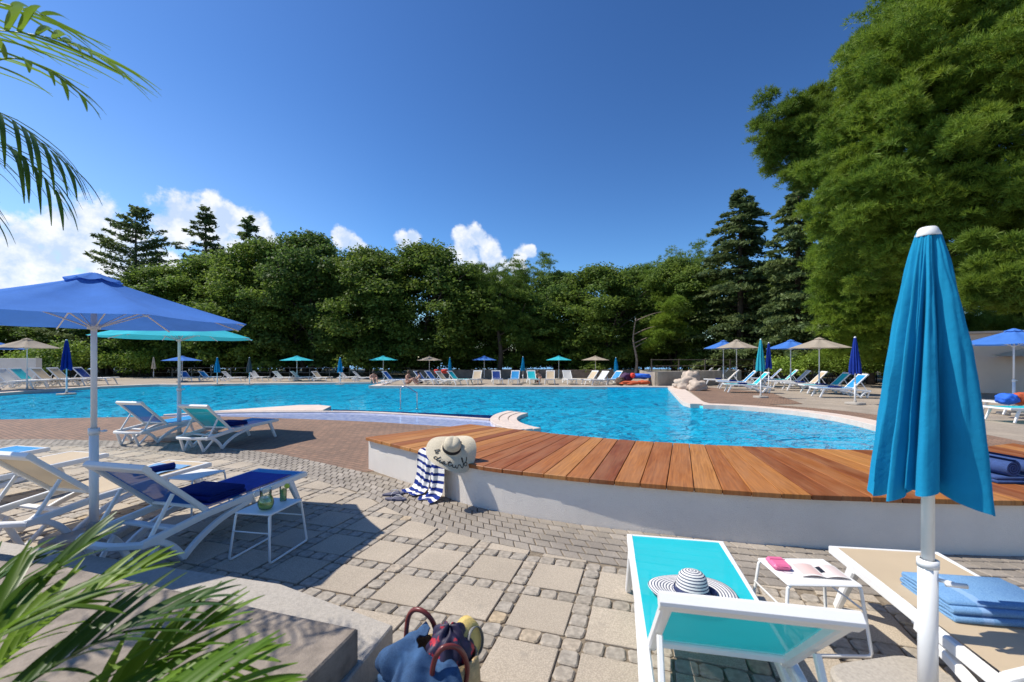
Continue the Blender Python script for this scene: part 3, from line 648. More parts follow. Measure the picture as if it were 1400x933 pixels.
f_ = at(1352, 566); lounger((f_.x, f_.y), (-1, .12), 'white', 'white lounger with turquoise back before the beige wall', G5, 1.05, back='turquoise', steep=True)
f_ = at(1362, 577); lounger((f_.x, f_.y), (-1, -.05), 'turquoise', 'front lounger at the right edge with pale turquoise sling', G5, 1.05, steep=True)

# ------------------------------------------------------------------ side tables
def make_table(name, lx=.42, ly=.34, h=.40):
    t = thing(name, (0, 0, 0)); g = Geo(); g.box((0, 0, h - .008), (lx, ly, .016), .007); g.build('table_top', white, t)
    for s in (-1, 1):
        g = Geo(); y = s * (ly / 2 - .012); yo = s * (ly / 2 + .02); X = lx / 2
        g.sweep([(-X + .02, y, h - .012), (-X + .005, y, h - .03), (-X - .03, yo, .03), (-X - .022, yo, .010), (-X + .01, yo, .008), (X - .01, yo, .008), (X + .022, yo, .010), (X + .03, yo, .03), (X - .005, y, h - .03), (X - .02, y, h - .012)], .0095, up=(0, 1, 0)); g.build('leg_frame', steel, t)
        g = Geo(); x = s * (lx / 2 + .016); g.sweep([(x, -ly / 2 + .0, h * .62), (x, ly / 2 - .0, h * .62)], .006); g.build('crossbar', steel, t)
    return t
T1 = make_table('side_table'); T1.location = (1.80, 2.68, .012); T1.rotation_euler.z = R(-2); tag(T1, 'white side table with a pink case and open magazine', 'side table', 'white side tables')
index_tree()
T2 = copy_tree(T1); T2.location = (-2.14, 3.88, .012); T2.rotation_euler.z = R(80); tag(T2, 'white side table holding a pitcher and a glass', 'side table', 'white side tables')
T3 = copy_tree(T1); T3.location = (-3.55, 4.95, .012); T3.rotation_euler.z = R(78); tag(T3, 'empty white side table behind the navy-covered lounger', 'side table', 'white side tables')

# ------------------------------------------------------------------ parasols
def make_open(name, rad=1.33, rim=2.05, top=2.5, ns=8):
    t = thing(name, (0, 0, 0)); g = Geo()
    def can(u, v):       # u round, v out
        a = u * 2 * math.pi; k = (u * ns) % 1; d = math.cos(math.pi / ns) / math.cos((k - .5) * 2 * math.pi / ns)
        r = rad * v * d * (1 - .02 * math.sin(math.pi * k) * v); z = top - (top - rim) * (v ** .93) - .045 * math.sin(math.pi * k) * math.sin(math.pi * min(1, v * .9))
        return Vector((r * math.cos(a), r * math.sin(a), z))
    g.grid(can, ns * 6, 10); o = g.build('canopy', canvas['royal blue'], t)
    g = Geo(); g.grid(lambda u, v: (lambda p: Vector((p.x, p.y, p.z + .035 + .0 * v)))(can(u, .02 + .145 * v)), ns * 4, 3); g.build('vent_cap', canvas['royal blue'], t)
    g = Geo(); g.sweep([(0, 0, .95), (0, 0, top)], .024, n=12); g.sweep([(0, 0, .02), (0, 0, 1.0)], .036, n=14); g.lathe([(.036, .97), (.044, .97), (.044, 1.03), (.03, 1.03)], 14); g.build('pole', steel, t)
    g = Geo(); g.lathe([(.02, 1.98), (.05, 1.98), (.05, 2.03), (.02, 2.03)], 12, c=(0, 0, top - 2.5 - .0)); g.build('hub', white, t)
    for k in range(ns):
        a = 2 * math.pi * k / ns; d = Vector((math.cos(a), math.sin(a), 0)); r_ = Geo()
        r_.sweep([d * .03 + Vector((0, 0, top - .03)), d * rad * .98 + Vector((0, 0, rim - .015))], .008, n=6); r_.sweep([d * .04 + Vector((0, 0, top - .5)), d * rad * .5 + Vector((0, 0, (top + rim) / 2 - .02))], .007, n=6); r_.build('rib', white, t)
    g = Geo(); g.sweep([(.0, 0, 1.0), (.07, 0, 1.0)], .008, n=6); g.box((.085, 0, 1.0), (.03, .05, .02), .006); g.build('clamp_knob', white, t)
    g = Geo(); s = .30; pts = []
    for q in range(4):
        for m_ in range(5): a = math.pi / 2 * q + math.pi / 2 * m_ / 4; cx = (s - .12) * (1 if q in (0, 3) else -1); cy = (s - .12) * (1 if q in (0, 1) else -1); pts.append((cx + .12 * math.cos(a), cy + .12 * math.sin(a)))
    g.prism(pts, 0, .07, .015); g.lathe([(.055, .07), (.055, .12), (.045, .13), (.03, .13)], 14); g.build('base_plate', step_stone, t)
    return t
PO = make_open('parasol'); POs = {}
def set_canvas(o, c):
    for ch in C.objects:
        if ch.parent == o and ch.name.split('.')[0] in ('canopy', 'vent_cap'): ch.material_slots[0].link = 'OBJECT'; ch.material_slots[0].material = canvas[c]
def make_closed(name, top=2.31, hem=1.11, rad=.25, det=1):
    t = thing(name, (0, 0, 0)); g = Geo(); L_ = top - hem; nf = 8
    def can(u, v):
        a = u * 2 * math.pi; ph = u * nf + .22 * math.sin(3 * a + 1); k = ph % 1
        fold = abs(2 * k - 1); fold = 1 - (1 - fold) ** 1.6                      # narrow valleys, broad ribs
        tw = .18 * math.sin(2 * a + .6) * v; am = .16 + .50 * v ** .8
        r = (.040 + (rad - .040) * (v ** .86)) * (1 - am * (1 - fold) * (1 + .45 * math.sin(5 * a))) * (1 + .05 * math.sin(2 * a + 4 * v)) * (1 - .07 * v ** 5) + .006 * v * math.sin(23 * a + 3 * v) + .004 * v * math.sin(41 * a + 2) + .016 * v * noise.noise(Vector((math.cos(a) * 3, math.sin(a) * 3, v * 2.2))) + .006 * noise.noise(Vector((math.cos(a) * 9, math.sin(a) * 9, v * 9)))
        z = top - L_ * v - v ** 6 * (.06 * fold - .035 * math.sin(a * 3 + 1))
        r *= 1 - .62 * math.exp(-((a - 2.12) / .075) ** 2) * min(1, v * 3) - .25 * math.exp(-((a - 1.72) / .06) ** 2) * min(1, v * 2) - .3 * math.exp(-((a - 2.62) / .07) ** 2) * min(1, v * 2)
        aa = a + tw + .10 * v * math.sin(nf * a + .7); return Vector((r * math.cos(aa), r * math.sin(aa), z))
    g.grid(can, nf * 22, 34); g.build('canopy', canvas['azure'], t)
    g = Geo(); g.lathe([(.0, top + .024), (.030, top + .022), (.036, top + .016), (.049, top - .016), (.046, top - .022)], 16); g.build('top_cap', white, t)
    g = Geo(); g.sweep([(0, 0, .72), (0, 0, top)], .025, n=14); g.sweep([(0, 0, .02), (0, 0, .74)], .038, n=16); g.lathe([(.038, .71), (.042, .71), (.042, .745), (.03, .745)], 16); g.build('pole', steel, t)
    g = Geo(); g.sweep([(-.03, -.02, .66), (-.075, -.05, .66)], .009, n=8); g.sweep([(-.07, -.01, .66), (-.095, -.09, .655)], .012, n=8); g.build('clamp_knob', white, t)
    g = Geo(); s = .31; pts = []
    for q in range(4):
        for m_ in range(5): a = math.pi / 2 * q + math.pi / 2 * m_ / 4; cx = (s - .14) * (1 if q in (0, 3) else -1); cy = (s - .14) * (1 if q in (0, 1) else -1); pts.append((cx + .14 * math.cos(a), cy + .14 * math.sin(a)))
    g.prism(pts, 0, .07, .018); g.lathe([(.06, .07), (.06, .12), (.05, .13), (.03, .13)], 14); g.build('base_plate', step_stone, t)
    return t
PC = make_closed('closed_parasol')
index_tree()
PO.location = (-4.02, 4.22, .012); PO.rotation_euler.z = R(12); set_canvas(PO, 'royal blue'); tag(PO, 'large open royal blue parasol over the near left loungers', 'parasol', 'open parasols')
def open_p(px, Wpx, ytop, col, lab, Y=None, base=0, rz=0):
    Y = Y or min(38.6, F * 2.85 / Wpx); o = copy_tree(PO); z = zat(ytop, Y) / 2.57; o.location = (*far(px, Y).xy, base); o.scale = (Wpx / 600 * Y / 2.85,) * 2 + (z,); o.rotation_euler.z = R(rz); set_canvas(o, col); tag(o, lab, 'parasol', 'open parasols'); return o
o = open_p(245, 204, 448, 'turquoise', 'open turquoise parasol partly behind the large royal blue one', Y=9.5, rz=5); o.scale = (1.1, 1.1, 1.06)
for a in [(-12, 70, 463, 'royal blue', 'royal blue parasol cut by the left edge beside a beige one'), (37, 70, 461, 'beige', 'beige parasol above the white wall at the far left'), (249, 50, 486, 'royal blue', 'small royal blue parasol across the pool behind the turquoise parasol pole'),
          (406, 48, 486, 'turquoise', 'leftmost small turquoise parasol across the pool'), (524, 43, 486, 'turquoise', 'small turquoise parasol across the pool left of a beige one'), (587, 38, 486.5, 'beige', 'small beige parasol across the pool beyond the handrail'),
          (662, 36, 486, 'royal blue', 'small royal blue parasol in the middle across the pool'), (764, 38, 486, 'turquoise', 'rightmost small turquoise parasol across the pool'), (814, 41, 486, 'beige', 'rightmost small beige parasol across the pool'),
          (989, 58, 464, 'royal blue', 'royal blue parasol half behind the beige one on the right terrace'), (1007, 60, 463, 'beige', 'left beige parasol on the right terrace'), (1081, 66, 463, 'royal blue', 'royal blue parasol left of the right terrace hedge'),
          (1120, 78, 460, 'beige', 'tall right beige parasol before the hedge'), (1386, 126, 447, 'royal blue', 'royal blue parasol at the right edge before the beige wall')]: open_p(*a)
o = open_p(1404, 78, 466, 'cream', 'cream parasol with drooping edge before the beige wall', Y=21); o.scale.z *= .9
PC.location = (1.99, 2.10, .0); PC.rotation_euler.z = R(100); tag(PC, 'large closed azure parasol with white pole in the right foreground', 'parasol', 'closed parasols')
def closed_p(px, ytop, yhem, col, lab, wpx):
    Y = F * 1.34 / (yhem - ytop); o = copy_tree(PC); s = zat(ytop, Y) / 2.37; o.location = (*far(px, Y).xy, 0); h = wpx / F * Y / .6; o.scale = (h, h, s); o.rotation_euler.z = px; set_canvas(o, col); tag(o, lab, 'parasol', 'closed parasols')
for a in [(91, 463, 501, 'navy', 'closed navy parasol on the left terrace', 16), (297, 488, 515, 'azure', 'closed blue parasol left of the grey one across the pool', 10), (341, 488, 515, 'grey', 'closed grey parasol across the pool', 10),
          (465, 488, 515, 'azure', 'closed blue parasol in front of the dark wood, left of centre', 10), (615, 488, 513, 'azure', 'closed blue parasol between the beige and royal blue ones', 7), (715, 487, 512, 'azure', 'closed blue parasol in the middle across the pool', 8),
          (842, 488, 514, 'azure', 'closed blue parasol beside the pile of red and blue things', 9), (1040, 462, 503, 'turquoise', 'closed turquoise parasol on the right terrace', 15), (1051, 467, 500, 'navy', 'closed navy parasol just behind the turquoise one', 11),
          (1169, 459, 507, 'navy', 'closed navy parasol before the hedge at the right', 19), (210, 488, 508, 'cream', 'small closed cream parasol among the left shrubs', 7)]: closed_p(*a)

# ------------------------------------------------------------------ towels, hats and small things
def folded_towel(name, mtl, w=.42, l=.34, layers=4, th=.016, band=None):
    g = Geo(); pts = []; z = th / 2
    for k in range(layers):
        xs = (-l / 2, l / 2) if k % 2 == 0 else (l / 2, -l / 2); q = l / 2 - .006 * k
        a, b = (-q, q) if k % 2 == 0 else (q, -q)
        for m_ in range(9): pts.append((a + (b - a) * m_ / 8, 0, z + .003 * math.sin(m_ * 1.7 + k)))
        if k < layers - 1:
            sgn = 1 if b > 0 else -1; gap = th * 1.12
            for m_ in (1, 2, 3): an = math.pi * m_ / 4; pts.append((b + sgn * gap * .6 * math.sin(an), 0, z + gap / 2 * (1 - math.cos(an))))
            z += gap
    g.sweep(pts, w, th, up=(0, 0, 1), smooth=True, n=8)
    if band: pass
    return g.build(name, mtl)
def put_on(o, loc, rz, label, cat, group=None, tilt=0): o.location = loc; o.rotation_euler = (0, tilt, rz); return tag(o, label, cat, group)
# folded towels
GT = 'folded towels on the loungers'
o = folded_towel('towel', terry['navy'], .50, .38, 4, .020); put_on(o, LOC(Lnavy, .93, 0, .360), Lnavy.rotation_euler.z, 'thick folded navy towel on the navy-covered lounger', 'towel', GT)
o = folded_towel('towel', terry['navy'], .44, .34, 4, .018); put_on(o, LOC(LT, .98, 0, .372), LT.rotation_euler.z, 'folded navy towel on the lounger under the turquoise parasol', 'towel', GT)
def blue_band(t, b):
    tc = t.node('ShaderNodeTexCoord').outputs['Object']; sp = t.node('ShaderNodeSeparateXYZ'); t.l.new(tc, sp.inputs[0])
    k = t.m('LESS_THAN', t.m('ABSOLUTE', t.m('ADD', sp.outputs[1], .10)), .022)
    n = t.noise(tc, 180, 4); c = t.mix(t.map(n, .35, .65), (.13, .27, .47), (.24, .42, .62)); c = t.mix(k, c, (.30, .46, .68)); c = t.mix(t.map(t.noise(tc, 7, 4), .3, .75, 0, .45), c, (.09, .21, .46))
    t.put(b.inputs['Base Color'], c); b.inputs['Roughness'].default_value = .95; b.inputs['Specular IOR Level'].default_value = .1
    t.l.new(t.node('ShaderNodeBump', ins={'Strength': .7, 'Distance': .004, 'Height': n}).outputs[0], b.inputs['Normal'])
o = folded_towel('towel', two_tone('light_blue_banded_terry', blue_band), .50, .36, 5, .016); put_on(o, LOC(Lbeige, 1.24, -.05, .358), Lbeige.rotation_euler.z + math.pi, 'thick folded light blue towel with a pale band on the beige lounger', 'towel', GT)
# navy cover towel laid over the lounger seat with a sky blue end showing
g = Geo(); g.grid(lambda u, v: LOC(Lnavy, .70 + u * 1.03, (v - .5) * .56, .372 + .018 * u - .014 * math.sin(math.pi * v) * math.sin(math.pi * min(1, u * .9)) + .003 * noise.noise(Vector((u * 9, v * 7, 0)))), 24, 14)
tag(g.build('beach_towel', mat('navy_towel', (.014, .05, .34), .9, var=.15, scale=8, bump=.4, bscale=250)), 'navy beach towel spread flat over the seat of the lounger near the pitcher', 'towel')
# towel with rolled edge on beige lounger A
g = Geo(); g.grid(lambda u, v: LOC(LA, 1.30 + u * .42, (v - .5) * .50, .383 + .006 * math.sin(u * 9)), 10, 6); tag(g.build('beach_towel', terry['light blue']), 'pale blue striped towel laid near the foot of the beige lounger', 'towel')
def roll(name, mtl, w=.4, r=.055, turns=3.2, tail=0):
    g = Geo(); pts = []; N = 60
    for k in range(N + 1):
        t_ = k / N; a = t_ * turns * 2 * math.pi; q = .012 + (r - .012) * t_; pts.append((q * math.cos(a), 0, r + q * math.sin(a)))
    g.sweep(pts, w, (r - .012) / turns * .80, up=(0, .001, 1), n=8, smooth=False); return g.build(name, mtl)
def swept_roll(name, mtl, w, r, turns):
    g = Geo(); N = 64; th = (r - .010) / turns * .82
    def surf(inner):
        def fn(u, v):
            a = u * turns * 2 * math.pi; q = .010 + (r - .010) * u - (th if inner else 0) * .9; q = max(.002, q); return Vector((q * math.cos(a), (v - .5) * w, r + q * math.sin(a)))
        return fn
    g.grid(surf(False), N, 6); g.grid(surf(True), N, 6)
    for s in (0, 1):
        vs = []
        for k in range(N + 1): vs += [surf(False)(k / N, s), surf(True)(k / N, s)]
        g.add(vs, [(2 * k, 2 * k + 1, 2 * k + 3, 2 * k + 2) for k in range(N)])
    return g.build(name, mtl)
o = swept_roll('rolled_towel', terry['navy'], .40, .045, 3); put_on(o, LOC(LA, 1.36, -.13, .375), LA.rotation_euler.z + R(80), 'rolled navy towel near the foot of the beige lounger', 'towel', 'rolled towels')
ryl = mat('navy_blue_roll', (.035, .075, .22), .9, var=.2, scale=20, bump=.7, bscale=200)
rt = [(5.00, 4.98, .50, 'lower folded navy towel under two rolled ones on the deck')]
o = folded_towel('towel', ryl, .46, .42, 2, .03); put_on(o, (4.93, 4.44, .502), R(88), rt[0][3], 'towel')
for k, (dx, lab) in enumerate(((-.11, 'left rolled navy towel on the deck behind the closed azure parasol'), (.10, 'right rolled navy towel on the deck behind the closed azure parasol'))):
    o = swept_roll('rolled_towel', ryl, .42, .085, 3.2); put_on(o, (4.93 + dx, 4.44, .565), R(4), lab, 'towel', 'rolled towels')
for k, i in enumerate((1, 0, 2, 6, 7, 8)):
    o = folded_towel('towel', terry['navy'], .5, .32, 3, .02); put_on(o, LOC(RL[i], 1.15, 0, .372), RL[i].rotation_euler.z, 'folded navy towel on %s' % {0: 'the nearest sky blue lounger of the right terrace', 1: 'the turquoise lounger behind the nearest one', 2: 'the beige-backed lounger by the tall beige parasol', 6: 'the front turquoise lounger of the left row', 7: 'the second lounger of the left row', 8: 'the lounger near the boulders'}[i], 'towel', GT)

# striped beach towel hanging over the deck edge
def stripes(name, c1, c2, k, thr=.5, axis=1):
    def fn(t, b):
        uv = t.node('ShaderNodeTexCoord').outputs['UV']; sp = t.node('ShaderNodeSeparateXYZ'); t.l.new(uv, sp.inputs[0])
        w = t.m('FRACT', t.m('MULTIPLY', sp.outputs[axis], k)); t.put(b.inputs['Base Color'], t.mix(t.m('LESS_THAN', w, thr), c1, c2)); b.inputs['Roughness'].default_value = .9; b.inputs['Specular IOR Level'].default_value = .15
        t.l.new(t.node('ShaderNodeBump', ins={'Strength': .5, 'Distance': .003, 'Height': t.noise(uv, 180, 3)}).outputs[0], b.inputs['Normal'])
    return two_tone(name, fn)
striped = stripes('navy_white_stripes', (.78, .76, .73), (.012, .03, .19), 10.5, .48)
P0 = onp(fr_, nearest(fr_, (-1.0, 5.55))); tt = (onp(fr_, nearest(fr_, (-.7, 5.3))) - P0).normalized(); nn = Vector((tt.y, -tt.x, 0))   # nn points out of the wall
if nn.y > 0: nn = -nn
prof_ = [(-.30, .52), (-.15, .535), (-.02, .53), (.035, .50), (.045, .42), (.05, .30), (.06, .18), (.09, .08), (.15, .035), (.26, .025)]
prof_ = [Vector((a, b, 0)) for a, b in prof_]; prof_ = resample(catmull(prof_, 5), 60)
g = Geo()
for (s0, s1, lift, shift, seed, end) in ((-.27, .05, .0, 0, 1, 1.0), (.03, .32, .018, .03, 2, .97)):
    def tw(u, v, s0=s0, s1=s1, lift=lift, shift=shift, seed=seed, end=end):
        p = prof_[min(60, int(v * 60 * end))]; w = s0 + (s1 - s0) * u + .10 * (v - .35) * (-1 if seed == 1 else .15) + shift
        fold = .022 * math.sin(u * 7 + seed * 2 + v * 2.5) + .016 * math.sin(u * 15 + v * 4)
        k = min(1, max(0, (v - .2) * 3)); out = p.x + lift + max(0, fold) * k + (.04 * math.sin(u * 9) * max(0, v - .8) * 3)
        z = max(.016 + .012 * (1 + math.sin(u * 8 + seed)), p.y + fold * .3 * (1 - k) + lift * (1 - k) - .05 * (u - .5) * (1 if seed == 1 else -.7) * (k if v < .8 else .2))
        return P0 + tt * w + nn * out + Vector((0, 0, z))
    g.grid(tw, 20, 70)
tag(g.build('beach_towel', striped), 'navy and white striped towel hanging over the deck edge to the ground', 'towel')

straw = mat('pale_straw', (.62, .54, .40), .85, var=.12, scale=60, bump=.6, bscale=160)
black_yarn = mat('black_yarn', (.012, .011, .014), .8)
hat = thing('sun_hat', (-.70, 5.09, .67), 0, 'floppy straw hat with black band and black script on its brim', 'hat')
hat.rotation_euler = (R(37), R(8), R(8)); hat.scale = (.76,) * 3
def brimz(r, a): k = max(0, (r - .147) / .238); return -.02 * k + .065 * k * math.sin(2 * a + .4) + .045 * k * math.sin(3 * a + .2) - .05 * k * k
g = Geo(); g.lathe([(.001, .188), (.05, .19), (.09, .178), (.119, .15), (.131, .09), (.139, .03), (.147, .0), (.17, -.004), (.21, 0), (.26, 0), (.32, 0), (.385, 0)], 64, dent=lambda p, r, a: Vector((p.x, p.y, p.z + (brimz(r, a) if r > .145 else 0) - (.016 * math.exp(-((p.x) / .035) ** 2) if p.z > .165 else 0)))); g.build('hat_body', straw, hat)
g = Geo(); g.lathe([(.1345, .066), (.1375, .064), (.1445, .010), (.1415, .004)], 40); g.box((.115, .095, .035), (.06, .03, .05), .008, rot=.7); g.build('hat_band', black_yarn, hat)
# handwriting as yarn stitched along the brim; strokes in a letter space (x along the arc, y outward)
def word(strokes, a0, da, r0, dr, rad_=.0052):
    for s in strokes:
        pts = []
        for x, y in [(p.x, p.y) for p in catmull([(*q, 0) for q in s], 5)]:
            a = R(a0 + da * x); r = r0 - dr * y; pts.append((r * math.cos(a), r * math.sin(a), brimz(r, a) + .006))
        gy.sweep(pts, rad_, n=6)
gy = Geo()
D_ = [[(.1, 0), (.1, 1), (.0, 1)], [(.0, .0), (.5, .1), (.6, .5), (.45, .95), (.05, 1)]]
o_ = lambda x: [[(x + .3, .55), (x, .45), (x, .1), (x + .25, 0), (x + .45, .25), (x + .3, .55)]]
dist = [[(.5, .5), (.15, .55), (.0, .25), (.15, 0), (.45, .15), (.55, .5), (.7, 1.1), (.55, .3), (.7, 0), (.95, .3)],                               # d
        [(.95, .3), (1.05, .5), (1.0, .1), (1.2, 0), (1.5, .45)], [(1.08, .75), (1.12, .8)],                                                      # i
        [(1.5, .45), (1.65, .6), (1.6, .35), (1.8, .15), (1.6, -.05), (1.4, .05), (1.9, .05), (2.2, .4)],                                          # s
        [(2.2, .4), (2.45, 1.1), (2.3, .3), (2.45, 0), (2.75, .3)], [(2.05, .75), (2.75, .8)],                                                    # t
        [(2.75, .3), (2.85, .5), (2.85, .1), (3.05, 0), (3.25, .2), (3.35, .5), (3.3, .1), (3.5, .0), (3.7, .4)],                                  # u
        [(3.7, .4), (3.85, .6), (3.95, .5), (4.1, .5), (4.1, .1), (4.3, 0), (4.6, .5)],                                                           # r
        [(4.6, .5), (4.95, 1.35), (4.8, 1.45), (4.65, .9), (4.7, .1), (4.95, 0), (5.15, .25), (5.0, .5), (4.75, .4), (5.3, .55), (5.7, .9)]]        # b
word(dist, 218, 21, .325, .075)
word([*D_, *o_(.7)], 193, 17, .26, .07, .0045)
gy.build('script_lettering', black_yarn, hat)

# striped sun hat on the turquoise lounger
hs = stripes('white_navy_rings', (.72, .70, .67), (.03, .045, .11), 62, .36)
h2 = thing('sun_hat', LOC(Lteal, 1.13, .02, .378), 0, 'white wide-brimmed hat with thin navy rings on the turquoise lounger', 'hat')
h2.rotation_euler = (R(-3), R(2), 0)
g = Geo(); g.lathe([(.001, .122), (.03, .121), (.055, .112), (.072, .095), (.082, .06), (.09, .02), (.096, .008), (.12, .006), (.16, .01), (.20, .012), (.235, .008), (.238, .003)], 56, uv=True, dent=lambda p, r, a: Vector((p.x, p.y, p.z + (.012 * max(0, (r - .1) / .13) * math.sin(2 * a + 1) if r > .1 else 0)))); g.build('hat_body', hs, h2)
g = Geo(); g.lathe([(.094, .03), (.096, .029), (.1, .009), (.097, .006)], 40); g.box((.10, -.02, .02), (.035, .07, .026), .008, rot=.2); g.build('hat_band', mat('navy_ribbon', (.02, .03, .10), .7), h2)

# pink case and magazine
pink = mat('pink_leather', (.72, .16, .30), .4, var=.08, bump=.15)
o = thing('clutch_bag', (1.66, 2.735, .413), R(-8), 'small pink zipped case on the white side table', 'case'); g = Geo(); g.box((0, 0, .018), (.105, .135, .036), .014); g.build('body', pink, o)
g = Geo(); g.box((0, .015, .037), (.09, .008, .004), .002); g.sweep([(-.03, -.068, .03), (-.02, -.085, .035), (.02, -.085, .03)], .003, n=6); g.build('zip', mat('pink_zip', (.5, .08, .18), .4), o)
o = thing('magazine', (1.86, 2.66, .413), R(-8), 'open magazine with a small portrait on the white side table', 'magazine')
g = Geo(); g.grid(lambda u, v: Vector(((u - .5) * .26, (v - .5) * .17, .006 + .010 * abs(math.sin(u * 2 * math.pi)) * (1 if True else 0))), 24, 4); g.grid(lambda u, v: Vector(((u - .5) * .264, (v - .5) * .172, .002)), 2, 2)
def mag_fn(t, b):
    uv = t.node('ShaderNodeTexCoord').outputs['UV']; sp = t.node('ShaderNodeSeparateXYZ'); t.l.new(uv, sp.inputs[0]); x, y = sp.outputs[0], sp.outputs[1]
    def rect(x0, x1, y0, y1): return t.m('MULTIPLY', t.m('MULTIPLY', t.m('GREATER_THAN', x, x0), t.m('LESS_THAN', x, x1)), t.m('MULTIPLY', t.m('GREATER_THAN', y, y0), t.m('LESS_THAN', y, y1)))
    c = t.mix(rect(.04, .46, .1, .92), (.80, .76, .72), (.76, .55, .50)); c = t.mix(rect(.56, .96, .1, .9), c, (.78, .64, .60)); c = t.mix(rect(.50, .60, .35, .8), c, (.02, .02, .025)); c = t.mix(rect(.60, .70, .25, .6), c, (.85, .80, .76)); t.put(b.inputs['Base Color'], c); b.inputs['Roughness'].default_value = .35
g.build('pages', two_tone('magazine_pages', mag_fn), o)

# pitcher and glass
def glass_mat(name, col=(.9, .96, .95), tr=.8):
    def fn(t, b):
        tp = t.node('ShaderNodeBsdfTransparent', ins={'Color': (*col, 1)}); gl = t.node('ShaderNodeBsdfGlossy', ins={'Roughness': .03}); fr = t.node('ShaderNodeFresnel', ins={'IOR': 1.45})
        mx = t.node('ShaderNodeMixShader', ins={0: t.m('ADD', fr.outputs[0], .05), 1: tp.outputs[0], 2: gl.outputs[0]}); t.l.new(mx.outputs[0], t.n['Material Output'].inputs[0])
    return two_tone(name, fn)
glassm = glass_mat('clear_glass', (.97, .99, .98)); lemon = mat('green_lemonade', (.60, .82, .34), .2, trans=.6); mint = mat('mint_leaf', (.07, .25, .02), .5, island=.5, trans=.3); limem = mat('lime_slice', (.45, .55, .06), .4); icem = mat('ice', (.8, .85, .85), .1, trans=.5)
pit = thing('pitcher', (-2.12, 3.78, .4135), R(200), 'round glass pitcher of iced lemonade with mint on the side table', 'pitcher'); pit.scale = (.88,) * 3
g = Geo(); g.lathe([(.0, .004), (.045, .004), (.06, .015), (.072, .05), (.07, .085), (.055, .12), (.046, .145), (.048, .18), (.056, .205)], 28); g.lathe([(.042, .008), (.068, .05), (.066, .085), (.05, .12), (.053, .205)], 28); g.build('glass_body', glassm, pit)
g = Geo(); g.lathe([(.0, .010), (.04, .010), (.056, .018), (.066, .05), (.064, .085), (.052, .115), (.0, .116)], 24); g.build('drink', lemon, pit)
g = Geo(); g.sweep(catmull([(.05, 0, .175), (.085, 0, .18), (.105, 0, .14), (.095, 0, .09), (.068, 0, .065)], 5), .006, n=8); g.build('handle', glassm, pit)
rr = random.Random(4)
g = Geo()
for k in range(26):
    a = rr.uniform(0, 6.28); r = rr.uniform(.0, .048); z = rr.uniform(.075, .13); M_ = Matrix.Translation((r * math.cos(a), r * math.sin(a), z)) @ Matrix.Rotation(rr.uniform(0, 6), 4, 'Z') @ Matrix.Rotation(rr.uniform(-1.2, 1.2), 4, 'X')
    g.add([M_ @ Vector(p) for p in ((-.014, 0, 0), (0, -.008, .003), (.014, 0, 0), (0, .008, .003))], [(0, 1, 2, 3)])
g.build('mint', mint, pit)
g = Geo()
for k in range(9): a = rr.uniform(0, 6.28); r = rr.uniform(.0, .04); g.box((0, 0, 0), (.022, .022, .022), .004, M=Matrix.Translation((r * math.cos(a), r * math.sin(a), rr.uniform(.09, .122))) @ Matrix.Rotation(rr.uniform(0, 3), 4, 'Y'))
g.build('ice', icem, pit)
gla = thing('drinking_glass', (-2.085, 4.0, .4135), 0, 'tall glass of mint drink with a lime slice on its rim', 'glass')
g = Geo(); g.lathe([(.0, .003), (.026, .003), (.028, .01), (.031, .13)], 20); g.lathe([(.024, .01), (.0285, .13)], 20); g.build('glass_body', glassm, gla)
g = Geo(); g.lathe([(.0, .012), (.0235, .012), (.0265, .10), (.0, .101)], 18); g.build('drink', lemon, gla)
g = Geo()
for k in range(20):
    a = rr.uniform(0, 6.28); r = rr.uniform(.0, .02); z = rr.uniform(.03, .11); M_ = Matrix.Translation((r * math.cos(a), r * math.sin(a), z)) @ Matrix.Rotation(rr.uniform(0, 6), 4, 'Z') @ Matrix.Rotation(rr.uniform(-1.4, 1.4), 4, 'X')
    g.add([M_ @ Vector(p) for p in ((-.012, 0, 0), (0, -.007, .003), (.012, 0, 0), (0, .007, .003))], [(0, 1, 2, 3)])
g.build('mint', mint, gla)
g = Geo(); Mx = Matrix.Translation((.034, 0, .135)) @ Matrix.Rotation(R(90), 4, 'X') @ Matrix.Rotation(R(10), 4, 'Y'); g.lathe([(.0, .002), (.022, .002), (.024, 0), (.022, -.002), (0, -.002)], 18, M=Mx); g.build('lime_slice', limem, gla)

# flip-flops by the wall
solem = mat('slate_rubber', (.10, .10, .15), .8, bump=.2); strapm = mat('grey_strap', (.42, .42, .46), .5)
for k, (px, py, rz, lab) in enumerate(((538, 678, 20, 'left dark flip-flop with grey straps near the striped towel'), (541, 685, -5, 'right flip-flop of the pair, nearer the camera'))):
    p = at(px, py); o = thing('flip_flop', (p.x, p.y, .013), R(rz), lab, 'flip-flop', 'pair of flip-flops'); g = Geo(); pts = []
    for q in range(22): a = 2 * math.pi * q / 22; pts.append((.135 * math.cos(a), (.048 + .012 * math.cos(a)) * math.sin(a) * (1 - .12 * math.cos(2 * a))))
    g.prism(pts, 0, .022, .005); g.build('sole', solem, o)
    g = Geo(); 
    for s in (-1, 1): g.sweep(catmull([(.075, 0, .022), (.05, s * .02, .05), (-.01, s * .046, .045), (-.035, s * .05, .015)], 4), .014, .005)
    g.build('strap', strapm, o)

